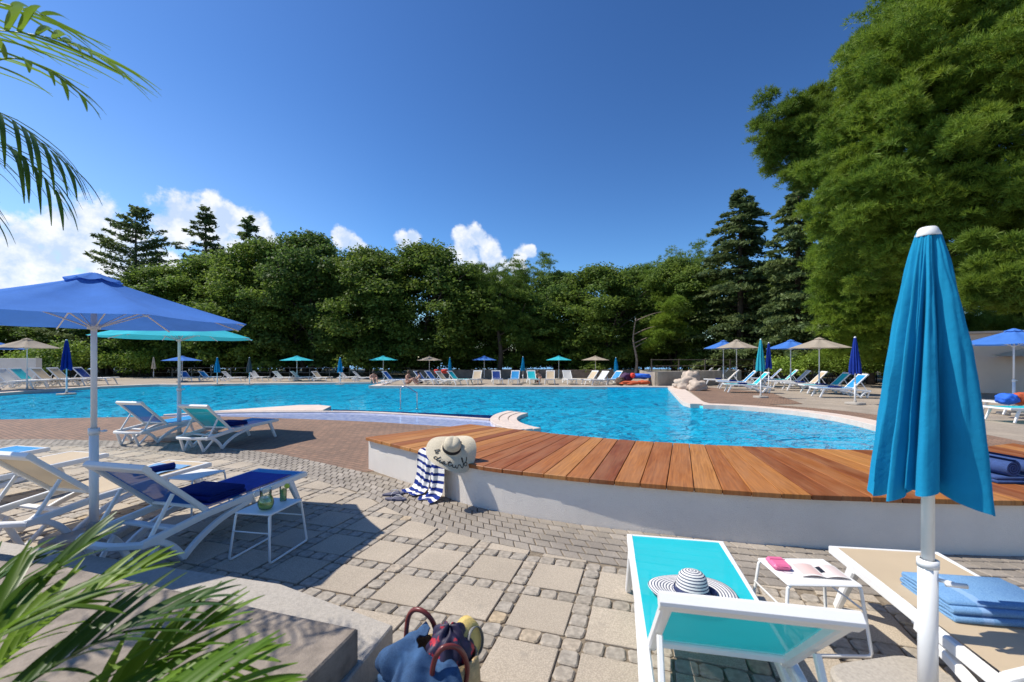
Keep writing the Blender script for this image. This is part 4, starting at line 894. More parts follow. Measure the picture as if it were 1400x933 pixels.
# straw beach bag with denim jacket, scarf and cap
BX, BY = -.34, 2.05
bag = thing('beach_bag', (BX, BY, .012), R(-12), 'straw beach bag with dark handles standing beside the stone steps', 'bag')
strawbag = mat('woven_straw', (.55, .40, .20), .8, var=.25, scale=40, bump=1, bscale=110)
g = Geo(); g.lathe([(.0, .0), (.13, .0), (.17, .04), (.19, .16), (.185, .26), (.175, .33), (.165, .33), (.17, .26), (.16, .06), (.0, .05)], 36, dent=lambda p, r, a: Vector((p.x * 1.05, p.y * .72, p.z))); g.build('body', strawbag, bag)
handm = mat('oxblood_leather', (.16, .03, .025), .35)
g = Geo(); g.sweep(catmull([(-.20, .06, .20), (-.20, .08, .38), (-.17, .08, .45), (-.11, .07, .46), (-.06, .08, .40), (-.04, .10, .27)], 6), .012, n=8); g.build('handle', handm, bag)
g = Geo(); g.sweep(catmull([(.02, -.13, .20), (.03, -.15, .36), (.07, -.14, .44), (.13, -.10, .42), (.16, -.07, .32), (.14, -.09, .2)], 6), .012, n=8); g.build('handle', handm, bag)
ba = lambda x, y, z: Vector((BX + x * math.cos(R(-12)) - y * math.sin(R(-12)), BY + x * math.sin(R(-12)) + y * math.cos(R(-12)), .012 + z))
def denim_fn(t, b):
    tc = t.node('ShaderNodeTexCoord').outputs['Object']; n = t.noise(tc, 9, 6, .65); c = t.mix(t.map(n, .35, .65), (.010, .036, .10), (.030, .090, .21)); c = t.mix(t.map(t.noise(tc, 260, 2), .4, .6, 0, .25), c, (.07, .15, .28)); t.put(b.inputs['Base Color'], c); b.inputs['Roughness'].default_value = .9
    t.l.new(t.node('ShaderNodeBump', ins={'Strength': .5, 'Distance': .003, 'Height': t.noise(tc, 200, 3)}).outputs[0], b.inputs['Normal'])
denim = two_tone('blue_denim', denim_fn)
def jacket(u, v):
    a = R(128 + 190 * u); k = v; r = .09 + .115 * min(1, k * 2.2) + .02 * k; z = .40 - .05 * u - .03 * k - .40 * max(0, k - .22) ** 1.05
    w = .030 * math.sin(a * 7 + k * 6) * min(1, k * 2) + .014 * math.sin(a * 15 - k * 9) * min(1, k * 2) + .045 * noise.noise(Vector((u * 3.2, k * 4.0, 1))) + .012 * noise.noise(Vector((u * 9, k * 11, 4)))
    return ba((r + w) * math.cos(a) * 1.12, (r + w) * math.sin(a) * .92 - .02, max(.012, z + .05 * noise.noise(Vector((u * 4, k * 3, 7)))))
g = Geo(); g.grid(jacket, 60, 40); o = tag(g.build('denim_jacket', denim), 'blue denim jacket draped over the straw beach bag', 'jacket')
md = o.modifiers.new('thick', 'SOLIDIFY'); md.thickness = .006
def scarf_fn(t, b):
    tc = t.node('ShaderNodeTexCoord').outputs['Object']; n = t.noise(tc, 16, 3, .5); c = t.ramp(n, [(.0, (.012, .010, .03)), (.58, (.02, .014, .05)), (.61, (.40, .015, .03)), (.68, (.45, .02, .04)), (.71, (.03, .015, .06))]); t.put(b.inputs['Base Color'], c); b.inputs['Roughness'].default_value = .6
scarfm = two_tone('floral_scarf', scarf_fn)
def scarf(u, v):
    a = u * 2 * math.pi; e = v * math.pi; r = 1 + .22 * noise.noise(Vector((math.cos(a) * 2, math.sin(a) * 2, v * 5))) + .07 * math.sin(a * 9 + v * 6)
    return ba(.05 + .10 * math.sin(e) * math.cos(a) * r, -.0 + .10 * math.sin(e) * math.sin(a) * r, .34 - .105 * math.cos(e) * r * -1)
g = Geo(); g.grid(scarf, 48, 26); tag(g.build('scarf', scarfm), 'dark scarf with red flowers stuffed into the beach bag', 'scarf')
cap = thing('straw_visor', ba(.12, .08, .34), R(20), 'yellow straw visor standing in the back of the beach bag', 'visor'); cap.rotation_euler = (R(75), R(10), R(60))
yst = mat('yellow_straw', (.68, .50, .16), .75, var=.1, bump=.5, bscale=120)
g = Geo(); g.lathe([(.001, .03), (.06, .028), (.09, .01), (.105, -.02), (.107, -.022), (.092, .006), (.06, .024), (.001, .026)], 30); g.build('brim', yst, cap)
g = Geo(); g.lathe([(.060, .029), (.062, .045), (.058, .045)], 30); g.build('band', mat('grey_band', (.2, .2, .2), .5), cap)

# handrail in the pool
hr = thing('handrail', (-3.74, 15.9, 0), 0, 'stainless steel handrail rising from the pool before the far loungers', 'handrail'); g = Geo()
g.sweep(catmull([(-.30, 0, -.6), (-.30, 0, .3), (-.29, 0, .62), (-.22, 0, .72), (-.08, 0, .71), (.12, 0, .60), (.27, 0, .50), (.30, 0, .42), (.30, 0, -.6)], 6), .022, n=10); g.build('rail', chrome, hr)
g = Geo(); g.lathe([(.022, -.095), (.05, -.095), (.045, -.07), (.022, -.065)], 14, c=(-.3, 0, 0)); g.lathe([(.022, -.095), (.05, -.095), (.045, -.07), (.022, -.065)], 14, c=(.3, 0, 0)); g.build('collar', chrome, hr)
tagged = None

# ------------------------------------------------------------------ walls, rocks, fences, pile
g = Geo(); p0, p1 = Vector((9.1, 27.4)), Vector((16.2, 31.0)); d = (p1 - p0).normalized(); n_ = Vector((-d.y, d.x)) * .25; g.prism([p0, p1, p1 + n_, p0 + n_], -.02, .97, .03)
g.prism([p0, p0 + n_, p0 + n_ + Vector((-.0, 3)), p0 + Vector((-.25, 3)) + n_ * 0], -.02, .968, .03)
tag(g.build('concrete_wall', concrete), 'low weathered concrete wall beyond the right corner of the pool', 'wall')
def rock(name, c, r, lab, seed):
    bm = bmesh.new(); bmesh.ops.create_icosphere(bm, subdivisions=4, radius=1)
    for v in bm.verts:
        d = v.co.normalized(); k = 1 + .32 * noise.noise(d * 1.6 + Vector((seed, 0, 0))) + .12 * noise.noise(d * 4 + Vector((0, seed, 0))) + .04 * noise.noise(d * 11)
        cut = max(abs(d.x), abs(d.y), abs(d.z)); k *= .62 + .38 / max(.75, cut); v.co = Vector((d.x * r[0], d.y * r[1], d.z * r[2])) * k
    me = bpy.data.meshes.new(name); bm.to_mesh(me); bm.free(); me.materials.append(rockm); [setattr(p, 'use_smooth', True) for p in me.polygons]
    o = bpy.data.objects.new(name, me); C.objects.link(o); o.location = (c[0], c[1], r[2] * .7); tag(o, lab, 'boulder', 'boulders at the pool corner')
rock('boulder', far(939, 24.8), (.62, .5, .42), 'left pale boulder at the pool corner', 3); rock('boulder', far(953, 24.2), (.50, .45, .34), 'right pale boulder at the pool corner', 9)
rock('boulder', far(945, 26.0), (.5, .4, .62), 'tallest pale boulder behind the other two', 17); rock('boulder', far(928, 25.6), (.34, .3, .2), 'smallest pale boulder at the left end of the heap', 25)
g = Geo(); 
def fence(x0, x1, Y0, Y1, h, name, lab, m, nr, step=2.0, rail=.03, group=None):
    t = thing(name, (0, 0, 0), 0, lab, 'fence', group); a, b = Vector((x0, Y0, 0)), Vector((x1, Y1, 0)); n = max(2, int((b - a).length / step))
    for k in range(n + 1): q = a.lerp(b, k / n); g = Geo(); g.box((q.x, q.y, h / 2), (.08, .08, h), .01); g.build('post', m, t)
    for k in range(nr): z = h * (k + 1) / nr - .06; g = Geo(); g.sweep([(a.x, a.y - .05, z), (b.x, b.y - .05, z)], rail, n=6); g.build('rail', m, t)
    return t
darkm = mat('dark_timber', (.07, .055, .045), .9, var=.3, bump=.5); grey_timber = mat('grey_timber', (.30, .25, .20), .9, var=.3, bump=.5)
fence(9.8, 18.5, 30.8, 33.5, 1.75, 'railing', 'dark railing above the concrete wall at the pool corner', darkm, 4)
fence(-36, -10, 44, 43, .95, 'rail_fence', 'long low timber rail fence behind the left far loungers', grey_timber, 2)
g = Geo(); g.prism([(-9.5, 41.0), (11.5, 41.0), (11.5, 41.3), (-9.5, 41.3)], -.02, .75, .02); tag(g.build('low_wall', mat('brown_stone_wall', (.22, .17, .13), .9, var=.3, scale=2, bump=.6, bscale=8)), 'long low brown wall behind the far loungers', 'wall')
g = Geo(); g.prism([(-40, 30.6), (-33.2, 30.6), (-33.2, 31), (-40, 31)], -.02, 1.80, .01); tag(g.build('white_wall', stucco), 'white wall at the far left behind the terrace loungers', 'wall')
g = Geo(); g.prism([(23.6, 23.2), (33, 15.5), (40, 22), (28, 31)], -.02, 3.05, .03); o = tag(g.build('beige_building', wallbeige), 'low beige building behind the loungers at the right edge', 'building')
g = Geo(); g.prism([(23.4, 23.1), (33.05, 15.2), (40.3, 22), (28, 31.3)], 3.052, 3.16, .01); o2 = g.build('roof_edge', cream_stone, o)
# pile of things beside the wall (folded inflatables and towels)
g = Geo()
def heap_item(name, px, Y, zc, d, m, lab, cat, seed):
    bm = bmesh.new(); bmesh.ops.create_icosphere(bm, subdivisions=4, radius=1)
    for v in bm.verts: q = v.co.normalized(); k = 1 + .25 * noise.noise(q * 2 + Vector((seed, 0, 0))) + .06 * noise.noise(q * 7); v.co = Vector((q.x * d[0], q.y * d[1], math.copysign(abs(q.z) ** .8, q.z) * d[2])) * k
    me = bpy.data.meshes.new(name); bm.to_mesh(me); bm.free(); me.materials.append(m); [setattr(p, 'use_smooth', True) for p in me.polygons]; o = bpy.data.objects.new(name, me); C.objects.link(o); p = far(px, Y); o.location = (p.x, p.y, zc); tag(o, lab, cat, 'beach things piled by the wall')
heap_item('cushion', 877, 28.6, .62, (.70, .35, .17), terry['bright blue'], 'bright blue folded cover on top of the beach pile', 'cover', 2)
heap_item('cushion', 865, 28.4, .68, (.15, .2, .16), terry['red'], 'red bag on top of the beach pile', 'bag', 5)
heap_item('cushion', 863, 28.0, .22, (.70, .4, .13), terry['orange'], 'orange-red inflatable lying low in the beach pile', 'inflatable', 8)
heap_item('cushion', 880, 28.1, .24, (.42, .35, .14), terry['orange'], 'orange inflatable at the right of the beach pile', 'inflatable', 9)
heap_item('cushion', 856, 28.8, .52, (.4, .35, .3), mat('dark_plum', (.06, .02, .07), .8), 'dark plum bundle at the left of the beach pile', 'bundle', 12)
heap_item('cushion', 848, 28.3, .3, (.3, .3, .28), mat('dark_brown', (.10, .06, .04), .8), 'dark brown bundle leaning at the left of the beach pile', 'bundle', 14)
heap_item('cushion', 891, 30.2, .5, (.6, .5, .22), terry['white'], 'grey-white folded cover between the pile and the concrete wall', 'cover', 15)
heap_item('cushion', 1376, 12.9, .55, (.26, .22, .16), terry['bright blue'], 'bright blue patterned bag on the lounger at the right edge', 'bag', 21)
heap_item('cushion', 1396, 12.9, .56, (.24, .22, .18), terry['orange'], 'orange towel bundle on the lounger at the right edge', 'towel', 22)
heap_item('cushion', 597, 31.6, .85, (.18, .15, .16), terry['red'], 'left red towel hung behind the slanted far loungers', 'towel', 31); heap_item('cushion', 608, 31.8, .86, (.25, .15, .16), terry['red'], 'right red towel hung behind the slanted far loungers', 'towel', 33)

# ------------------------------------------------------------------ people across the pool
skin = mat('skin', (.50, .27, .19), .6, var=.06)
def person(px, Y, z, rz, lab, suit, hairc, pose):
    t = None; P = pose; names = list(P['v']); me = bpy.data.meshes.new('person'); me.from_pydata([P['v'][k][0] for k in names], [(names.index(a), names.index(b)) for a, b in P['e']], []); me.materials.append(skin)
    o = bpy.data.objects.new('person', me); C.objects.link(o); sm = o.modifiers.new('skin', 'SKIN')
    for i, k in enumerate(names): r = P['v'][k][1]; me.skin_vertices[0].data[i].radius = (r, r)
    me.skin_vertices[0].data[0].use_root = True; sm.use_smooth_shade = True; o.modifiers.new('sub', 'SUBSURF').levels = 2; o.modifiers['sub'].render_levels = 2
    p = far(px, Y); o.location = (p.x, p.y, z); o.rotation_euler.z = rz; tag(o, lab, 'person', 'people across the pool')
    g = Geo(); hx, hy, hz = P['v']['head'][0]; g.lathe([(.001, .125), (.06, .115), (.10, .07), (.115, .01), (.10, -.05), (.085, -.09)], 16, c=(hx - .015, hy, hz)); g.build('hair', mat('hair_%s' % hairc, {'dark': (.02, .014, .01), 'brown': (.08, .04, .02)}[hairc], .7), o)
    g = Geo(); g.lathe([(.12, -.11), (.155, -.08), (.155, .02), (.145, .10)], 20, c=(P['v']['pel'][0][0], P['v']['pel'][0][1], P['v']['pel'][0][2] + .0)); g.build('swimsuit', suit, o)
    return o
sit = {'v': {'pel': ((0, 0, .12), .13), 'waist': ((.02, 0, .30), .11), 'chest': ((.08, 0, .50), .14), 'neck': ((.13, 0, .66), .055), 'head': ((.17, 0, .80), .10),
             'sl': ((.08, .19, .57), .055), 'el': ((.26, .24, .38), .042), 'wl': ((.48, .20, .34), .032), 'hl': ((.56, .18, .33), .035), 'sr': ((.08, -.19, .57), .055), 'er': ((.22, -.25, .36), .042), 'wr': ((.44, -.22, .30), .032), 'hr': ((.52, -.2, .29), .035),
             'tl': ((.08, .10, .12), .095), 'kl': ((.50, .13, .42), .065), 'al': ((.72, .12, .07), .042), 'fl': ((.86, .12, .04), .035), 'tr': ((.08, -.10, .12), .095), 'kr': ((.50, -.13, .38), .065), 'ar': ((.78, -.12, .07), .042), 'fr': ((.92, -.12, .04), .035)},
       'e': [('pel', 'waist'), ('waist', 'chest'), ('chest', 'neck'), ('neck', 'head'), ('chest', 'sl'), ('sl', 'el'), ('el', 'wl'), ('wl', 'hl'), ('chest', 'sr'), ('sr', 'er'), ('er', 'wr'), ('wr', 'hr'), ('pel', 'tl'), ('tl', 'kl'), ('kl', 'al'), ('al', 'fl'), ('pel', 'tr'), ('tr', 'kr'), ('kr', 'ar'), ('ar', 'fr')]}
person(556, 29.2, .06, R(-20), 'person with bare shoulders sitting knees up at the far pool edge', mat('pale_swimsuit', (.5, .4, .35), .7), 'brown', sit)
person(510, 30.6, .05, R(-60), 'person sitting at the far pool edge left of the handrail', mat('blue_swimsuit', (.02, .05, .2), .7), 'dark', sit)
person(736, 31.6, .05, R(-100), 'person sitting between two turquoise loungers across the pool', mat('red_swimsuit', (.4, .03, .03), .7), 'brown', sit)
person(575, 30.2, .05, R(200), 'person in dark swimwear sitting beside the bare-shouldered one', mat('black_swimsuit', (.01, .01, .012), .7), 'dark', sit)

# ------------------------------------------------------------------ vegetation
def np_mesh(name, V, nper, mtl, tri=False):
    me = bpy.data.meshes.new(name); N = len(V) // nper; me.vertices.add(len(V)); me.vertices.foreach_set('co', V.astype(np.float32).ravel()); me.loops.add(len(V)); me.loops.foreach_set('vertex_index', np.arange(len(V), dtype=np.int32))
    me.polygons.add(N); me.polygons.foreach_set('loop_start', np.arange(0, len(V), nper, dtype=np.int32)); me.polygons.foreach_set('loop_total', np.full(N, nper, dtype=np.int32)); me.materials.append(mtl); me.update(calc_edges=True); return me
def unit(v): return v / np.maximum(1e-9, np.linalg.norm(v, axis=1, keepdims=True))
def leaves(P, Nn, size, aspect, rg, direction=None):
    """rhombic leaves at P facing Nn"""
    n = unit(Nn); r = unit(rg.normal(size=P.shape)) if direction is None else unit(direction); u = unit(r - n * (r * n).sum(1, keepdims=True)); w = np.cross(n, u); s = size[:, None]
    return np.stack([P - u * s, P - w * s * aspect, P + u * s, P + w * s * aspect], 1).reshape(-1, 3)
def clump_leaves(cl, per, size, rg, flat=.8, aspect=.6):
    PP = []; NN = []; SS = []
    for (c, r) in cl:
        m_ = int(per * (r ** 2)); d = unit(rg.normal(size=(m_, 3))); d[:, 2] = np.where(d[:, 2] < -.3, -d[:, 2], d[:, 2]); rad = r * (.35 + .85 * rg.random((m_, 1)) ** .8); lump = 1 + .25 * np.sin(d[:, :1] * 7 + c[0]) * np.sin(d[:, 1:2] * 6 + c[1])
        p = d * rad * lump; p[:, 2] *= flat; PP.append(p + np.array(c)); NN.append(d * .9 + rg.normal(size=(m_, 3)) * .9 + np.array([0, 0, .35])); SS.append(size * (.6 + .8 * rg.random(m_)))
    return leaves(np.concatenate(PP), np.concatenate(NN), np.concatenate(SS), aspect, rg)
def limbs(g, rg, H, n, crown0, spread, r0, lean=.25):
    base = []
    for k in range(n):
        a = rg.random() * 6.28; l = lean * (rg.random() + .3); top = np.array([math.cos(a) * spread * .45, math.sin(a) * spread * .45, H * .62]); b = np.array([math.cos(a) * .25 * n / 3, math.sin(a) * .25 * n / 3, -.1])
        pts = [b, b + (top - b) * .3 + rg.normal(size=3) * .18, b + (top - b) * .62 + rg.normal(size=3) * .3, top]; pts = catmull(pts, 3); N = len(pts)
        g.sweep(pts, [r0 * (1 - .75 * i / (N - 1)) for i in range(N)], n=7)
        for q in range(5):
            s = pts[int(N * (.45 + .1 * q))] if int(N * (.45 + .1 * q)) < N else pts[-1]; aa = a + rg.normal() * 1.2; e = s + Vector((math.cos(aa) * spread * .6, math.sin(aa) * spread * .6, H * (.12 + .1 * rg.random()))); mid = s.lerp(e, .5) + Vector((0, 0, .2)); g.sweep([s, mid, e], [r0 * .35, r0 * .22, r0 * .07], n=5)
def make_tree(kind_, seed, H, Rr, nclump, per, lsize, lmat, ntr, crown0=.28, bmat=bark):
    rg = np.random.default_rng(seed); t = thing(kind_, (0, 0, 0)); cl = []
    for k in range(nclump):
        u = rg.random(); zz = crown0 + (1 - crown0) * (k + .5) / nclump; prof = math.sin(math.pi * min(1, (zz - crown0) / (1 - crown0) * .82 + .18)) ** .55; a = k * 2.4 + rg.normal() * .5; rr_ = Rr * prof * (.40 + .62 * rg.random())
        r = Rr * (.15 + .16 * rg.random()); cl.append(((math.cos(a) * rr_, math.sin(a) * rr_, H * zz - r * .4), r))
    me = np_mesh('crown', clump_leaves(cl, per, lsize, rg), 4, lmat); o = bpy.data.objects.new('crown', me); C.objects.link(o); o.parent = t
    g = Geo(); limbs(g, rg, H, ntr, crown0, Rr, .20); g.build('trunk', bmat, t); return t
TB = [make_tree('broadleaf_tree', 1, 14, 5.2, 120, 400, .125, leaf_oak, 3, .08), make_tree('broadleaf_tree', 2, 14, 5.2, 112, 400, .125, leaf_oak, 2, .10), make_tree('broadleaf_tree', 3, 14, 5.0, 115, 390, .13, leaf_dark, 4, .12)]
def make_conifer(name, seed, H, Rr, lmat, droop=.22, rise=.18, per=70, size=.13, base=.10, power=.8, lev=.55, ragged=.3):
    rg = np.random.default_rng(seed); t = thing(name, (0, 0, 0)); g = Geo(); g.sweep([(0, 0, -.1), (.1, 0, H * .5), (0, 0, H * .99)], [H * .018, H * .011, .02], n=8); PP = []; NN = []; DD = []; SS = []
    z = H * base; 
    while z < H * .985:
        f = 1 - (z / H); Lb0 = Rr * f ** power; nb = int(5 + 4 * f)
        for b in range(nb):
            a = rg.random() * 6.28; Lb = Lb0 * (1 - ragged + ragged * 1.4 * rg.random()); 
            if Lb < .15: continue
            zz = z + rg.normal() * .15; e = lambda s: np.stack([np.cos(a) * s * Lb, np.sin(a) * s * Lb, zz + rise * s * Lb - droop * s * s * Lb], 1)
            m_ = int(per * (.35 + Lb / 2.2)); s = .15 + .88 * rg.random(m_) ** .75; c = e(s); wd = Lb * .30 * np.sin(np.pi * np.clip(s, 0, .97) ** .8) + .08; off = rg.normal(size=m_) * wd * .6; c[:, 0] += -np.sin(a) * off; c[:, 1] += np.cos(a) * off; c[:, 2] += -np.abs(off) * .18 + rg.normal(size=m_) * .07
            PP.append(c); NN.append(np.tile([0, 0, 1.], (m_, 1)) + rg.normal(size=(m_, 3)) * 1.0); DD.append(np.stack([np.full(m_, math.cos(a)), np.full(m_, math.sin(a)), np.full(m_, -.2)], 1) + rg.normal(size=(m_, 3)) * .5); SS.append(size * (.7 + .8 * rg.random(m_)))
            q = e(np.array([0., .5, .9])); g.sweep([Vector(x) for x in q], [.05 * Lb0 / Rr + .012, .02, .006], n=4)
        z += lev * (.5 + .9 * f)
    V = leaves(np.concatenate(PP), np.concatenate(NN), np.concatenate(SS), .34, rg, np.concatenate(DD)); me = np_mesh('crown', V, 4, lmat); o = bpy.data.objects.new('crown', me); C.objects.link(o); o.parent = t; g.build('trunk', bark, t); return t
TC = make_conifer('cedar', 11, 16, 5.6, leaf_cedar, droop=.34, rise=.20, per=150, size=.17, lev=.72, power=.72, ragged=.5)
TC2 = make_conifer('cedar', 12, 16, 6.2, leaf_cedar, droop=.10, rise=.42, per=85, size=.17, lev=.85, power=.55, ragged=.45)
TC3 = make_conifer('fir', 13, 15, 3.0, leaf_cedar, droop=.15, rise=.30, per=80, size=.15, lev=.8, power=.6, ragged=.6)
index_tree(); planted = set()
def plant(proto, px, Y, ytop, wpx, lab, cat='tree', group='trees round the pool', H=14, Rr=5.2, rz=None, z0=0):
    o = proto if proto.name not in planted else copy_tree(proto); planted.add(proto.name)
    h = (zat(ytop, Y) - z0) / H; w = wpx / 2 / F * Y / Rr; p = far(px, Y); o.location = (p.x, p.y, z0); o.scale = (w, w, h); o.rotation_euler = (0, 0, rz if rz is not None else rnd.random() * 6.28); return tag(o, lab, cat, group)
bt = [(60, 52, 398, 150, 1, 'round-topped tree low at the left edge behind the beige parasol'), (150, 50, 378, 130, 2, 'broadleaf tree in front of the blue-green cedar at the left'), (218, 47, 362, 130, 0, 'broadleaf tree rising right of the royal blue parasol top'),
      (292, 49, 352, 130, 1, 'broadleaf tree below the slim fir at the left'), (355, 46, 330, 130, 0, 'tall broadleaf tree right of the slim fir'), (425, 47, 321, 140, 2, 'tallest dark broadleaf tree left of centre'),
      (505, 45, 338, 130, 1, 'full green tree above the left turquoise parasols'), (580, 46, 336, 150, 0, 'wide green tree above the small beige parasol'), (640, 50, 362, 110, 2, 'darker tree sloping down below the cloud'),
      (700, 47, 380, 110, 1, 'low-topped tree in the middle of the wood'), (765, 49, 365, 110, 2, 'dark tree right of the middle gap'), (815, 46, 358, 130, 0, 'green tree above the rightmost turquoise parasol'),
      (873, 49, 364, 100, 2, 'dark tree between two brighter ones right of centre'), (925, 45, 352, 110, 1, 'bright tree left of the tall cedar'), (975, 50, 372, 120, 2, 'shaded tree behind the tall cedar'), (1060, 48, 350, 120, 0, 'tree behind the gap between the two cedars'), (1150, 46, 330, 150, 2, 'dark tree behind the pine at the right')]
for px, Y, yt, w, k, lab in bt: plant(TB[k], px, Y, yt + 4 + 8 * rnd.random(), w * 1.22, lab)
for k, (px, Y, yt, w) in enumerate([(20, 66, 415, 150), (110, 64, 400, 140), (250, 62, 385, 150), (330, 62, 370, 150), (400, 64, 360, 150), (470, 62, 372, 140)]): plant(TB[(k + 1) % 3], px, Y, yt, w * 1.1, ['hindmost tree at the left edge of the wood', 'hind tree behind the blue-green cedar', 'hind tree below the slim fir', 'hind tree behind the second fir', 'hind tree behind the tallest broadleaf tree', 'hind tree in the dip left of centre'][k])
plant(TC2, 186, 50, 285, 185, 'spreading blue-green cedar standing against the white cloud', 'cedar', H=16, Rr=6.2); plant(TC3, 281, 52, 283, 115, 'slim dark fir with a pointed top before the cloud', 'fir', H=15, Rr=3.0); plant(TC3, 341, 53, 297, 125, 'second fir with a jagged top right of the slim one', 'fir', H=15, Rr=3.0)
plant(TC, 1012, 40, 254, 215, 'tall pointed cedar with drooping tiers above the right terrace', 'cedar', H=16, Rr=5.6); plant(TC, 1092, 36, 246, 200, 'cedar between the pointed cedar and the big pine', 'cedar', H=16, Rr=5.6)

# pines at the right: needle tufts gathered on boughs
def needle_mesh(blobs, per, rg, ln=.22, lmat=leaf_pine, flat=.55, nn_=6):
    PP = []; DD = []
    for (c, r) in blobs:
        sub = int(13 * r * r) + 7; sc = unit(rg.normal(size=(sub, 3))) * r * (.30 + .80 * rg.random((sub, 1)) ** .8); sc[:, 2] *= flat
        for s_ in sc:
            rs = .24 + .24 * rg.random(); m_ = int(per * 1.15); d = unit(rg.normal(size=(m_, 3))); d[:, 2] = np.abs(d[:, 2]) * .9 - .25; p = d * rs * (.55 + .5 * rg.random((m_, 1))); p[:, 2] *= .8; PP.append(p + s_ + np.array(c)); DD.append(d + np.array([0, 0, .35]))
    P = np.concatenate(PP); D = unit(np.concatenate(DD)); P = np.repeat(P, nn_, 0); D = unit(np.repeat(D, nn_, 0) + rg.normal(size=(len(P), 3)) * .55); L_ = ln * (.7 + .6 * rg.random((len(P), 1))); w = unit(np.cross(D, rg.normal(size=D.shape))) * .0135
    V = np.stack([P - w, P + w, P + D * L_ + w * .3, P + D * L_ - w * .3], 1).reshape(-1, 3); return np_mesh('crown', V, 4, lmat)
def ragged(blobs, seed):
    q = np.random.default_rng(seed); out = list(blobs)
    for c, r in blobs:
        for k in range(4): d = q.normal(size=3); d /= np.linalg.norm(d); out.append((tuple(np.array(c) + d * r * (.95 + .25 * q.random())), r * .28 + .12))
    return out
def pine(name, base, blobs, seed, lab, lmat=leaf_pine, per=26, tr=.32, top=None, bmat=bark, ln=.22, flat=.85):
    rg = np.random.default_rng(seed); nb0 = len(blobs); blobs = ragged(blobs, seed); t = thing(name, (base[0], base[1], 0), 0, lab, 'pine', 'trees round the pool'); loc = [((c[0] - base[0], c[1] - base[1], c[2]), r) for c, r in blobs]
    o = bpy.data.objects.new('crown', needle_mesh(loc, per, rg, lmat=lmat, ln=ln, flat=flat)); C.objects.link(o); o.parent = t
    g = Geo(); zt = top or max(c[2] for c, r in loc); trunk = catmull([(0, 0, -.1), (.2, .1, zt * .3), (-.1, .2, zt * .65), (.1, 0, zt)], 5); N = len(trunk); g.sweep(trunk, [tr * (1 - .8 * i / (N - 1)) for i in range(N)], n=10)
    for (c, r) in loc[:nb0]:
        c = Vector(c); h = max(1.2, c.z - .35 * Vector((c.x, c.y)).length); s = min(trunk, key=lambda p: abs(p.z - h)); g.sweep(catmull([s, s.lerp(c, .5) + Vector((0, 0, .15 * r)), c], 3), [tr * .35, tr * .3, tr * .25, tr * .2, tr * .16, tr * .1, tr * .06], n=5)
    g.build('trunk', bmat, t); return t
rg0 = np.random.default_rng(77)
def px_blobs(lst): return [((*far(px, Y).xy, zat(py, Y)), r) for px, py, Y, r in lst]
big = []
for (x, y, Y, r) in [(1290, 20, 20, 2.6), (1360, 30, 19, 2.8), (1240, 90, 20, 2.2), (1300, 110, 18.5, 2.4), (1380, 130, 18, 2.6), (1195, 140, 20.5, 1.9), (1250, 180, 19, 2.2), (1320, 210, 18, 2.3), (1390, 230, 17.5, 2.3), (1180, 215, 20.5, 1.8), (1230, 265, 19.5, 2.0), (1300, 290, 18.5, 2.1), (1165, 290, 21, 1.6), (1370, 310, 18.5, 2.1),
                     (1350, -50, 21, 3.0), (1290, -60, 22, 2.6), (1420, 20, 20, 2.8), (1450, 150, 18, 2.6), (1230, 40, 22, 2.0), (1210, 340, 21, 1.7), (1430, 300, 18, 2.2), (1255, 5, 21.5, 1.7), (1190, 90, 22, 1.5), (1150, 240, 22, 1.3), (1225, 130, 20, 2.0), (1275, 60, 20.5, 2.3), (1260, 230, 19, 2.2), (1340, 160, 18.5, 2.5), (1330, 80, 19.5, 2.6), (1200, 260, 20, 2.0), (1180, 330, 21, 1.8), (1400, 70, 19, 2.6), (1260, 330, 20, 2.2), (1350, 260, 18.5, 2.2)]: big.append((x, y, Y, r))
pine('pine', (20.2, 21.0), px_blobs(big), 5, 'huge bright green pine filling the upper right corner', leaf_pine, per=30, tr=.42, top=17)
pine('pine', (24.5, 30), px_blobs([(1075, 165, 25, 1.5), (1055, 180, 25, 1.0), (1110, 175, 24.5, 1.5), (1140, 160, 24.5, 1.5), (1085, 205, 25.5, 1.3), (1120, 215, 25, 1.4), (1150, 235, 24.5, 1.4), (1100, 240, 25, 1.0), (1165, 130, 24, 1.4), (1160, 190, 25, 1.6), (1155, 280, 24.5, 1.7), (1120, 190, 24, 1.2), (1068, 190, 25, .7), (1090, 150, 25, .7), (1140, 200, 25, 1.2)]), 6, 'pine bough reaching left against the blue sky', leaf_pine_mid, per=30, tr=.25, top=12)
pine('pine', (26.5, 32.5), px_blobs([(1150, 330, 27, 1.5), (1165, 375, 27, 1.7), (1200, 400, 26.5, 1.8), (1150, 410, 27.5, 1.6), (1190, 445, 26.5, 1.7), (1145, 450, 28, 1.5), (1235, 390, 26, 1.8), (1235, 440, 26, 1.7), (1210, 340, 27, 1.7), (1180, 320, 27, 1.9), (1215, 300, 26, 1.9), (1160, 355, 27, 1.9), (1180, 475, 28, 1.3), (1220, 470, 28, 1.4), (1170, 420, 27, 2.0), (1210, 420, 27, 2.0)]), 8, 'mid-height pine behind the closed navy parasol', leaf_pine, per=24, tr=.25, top=8)
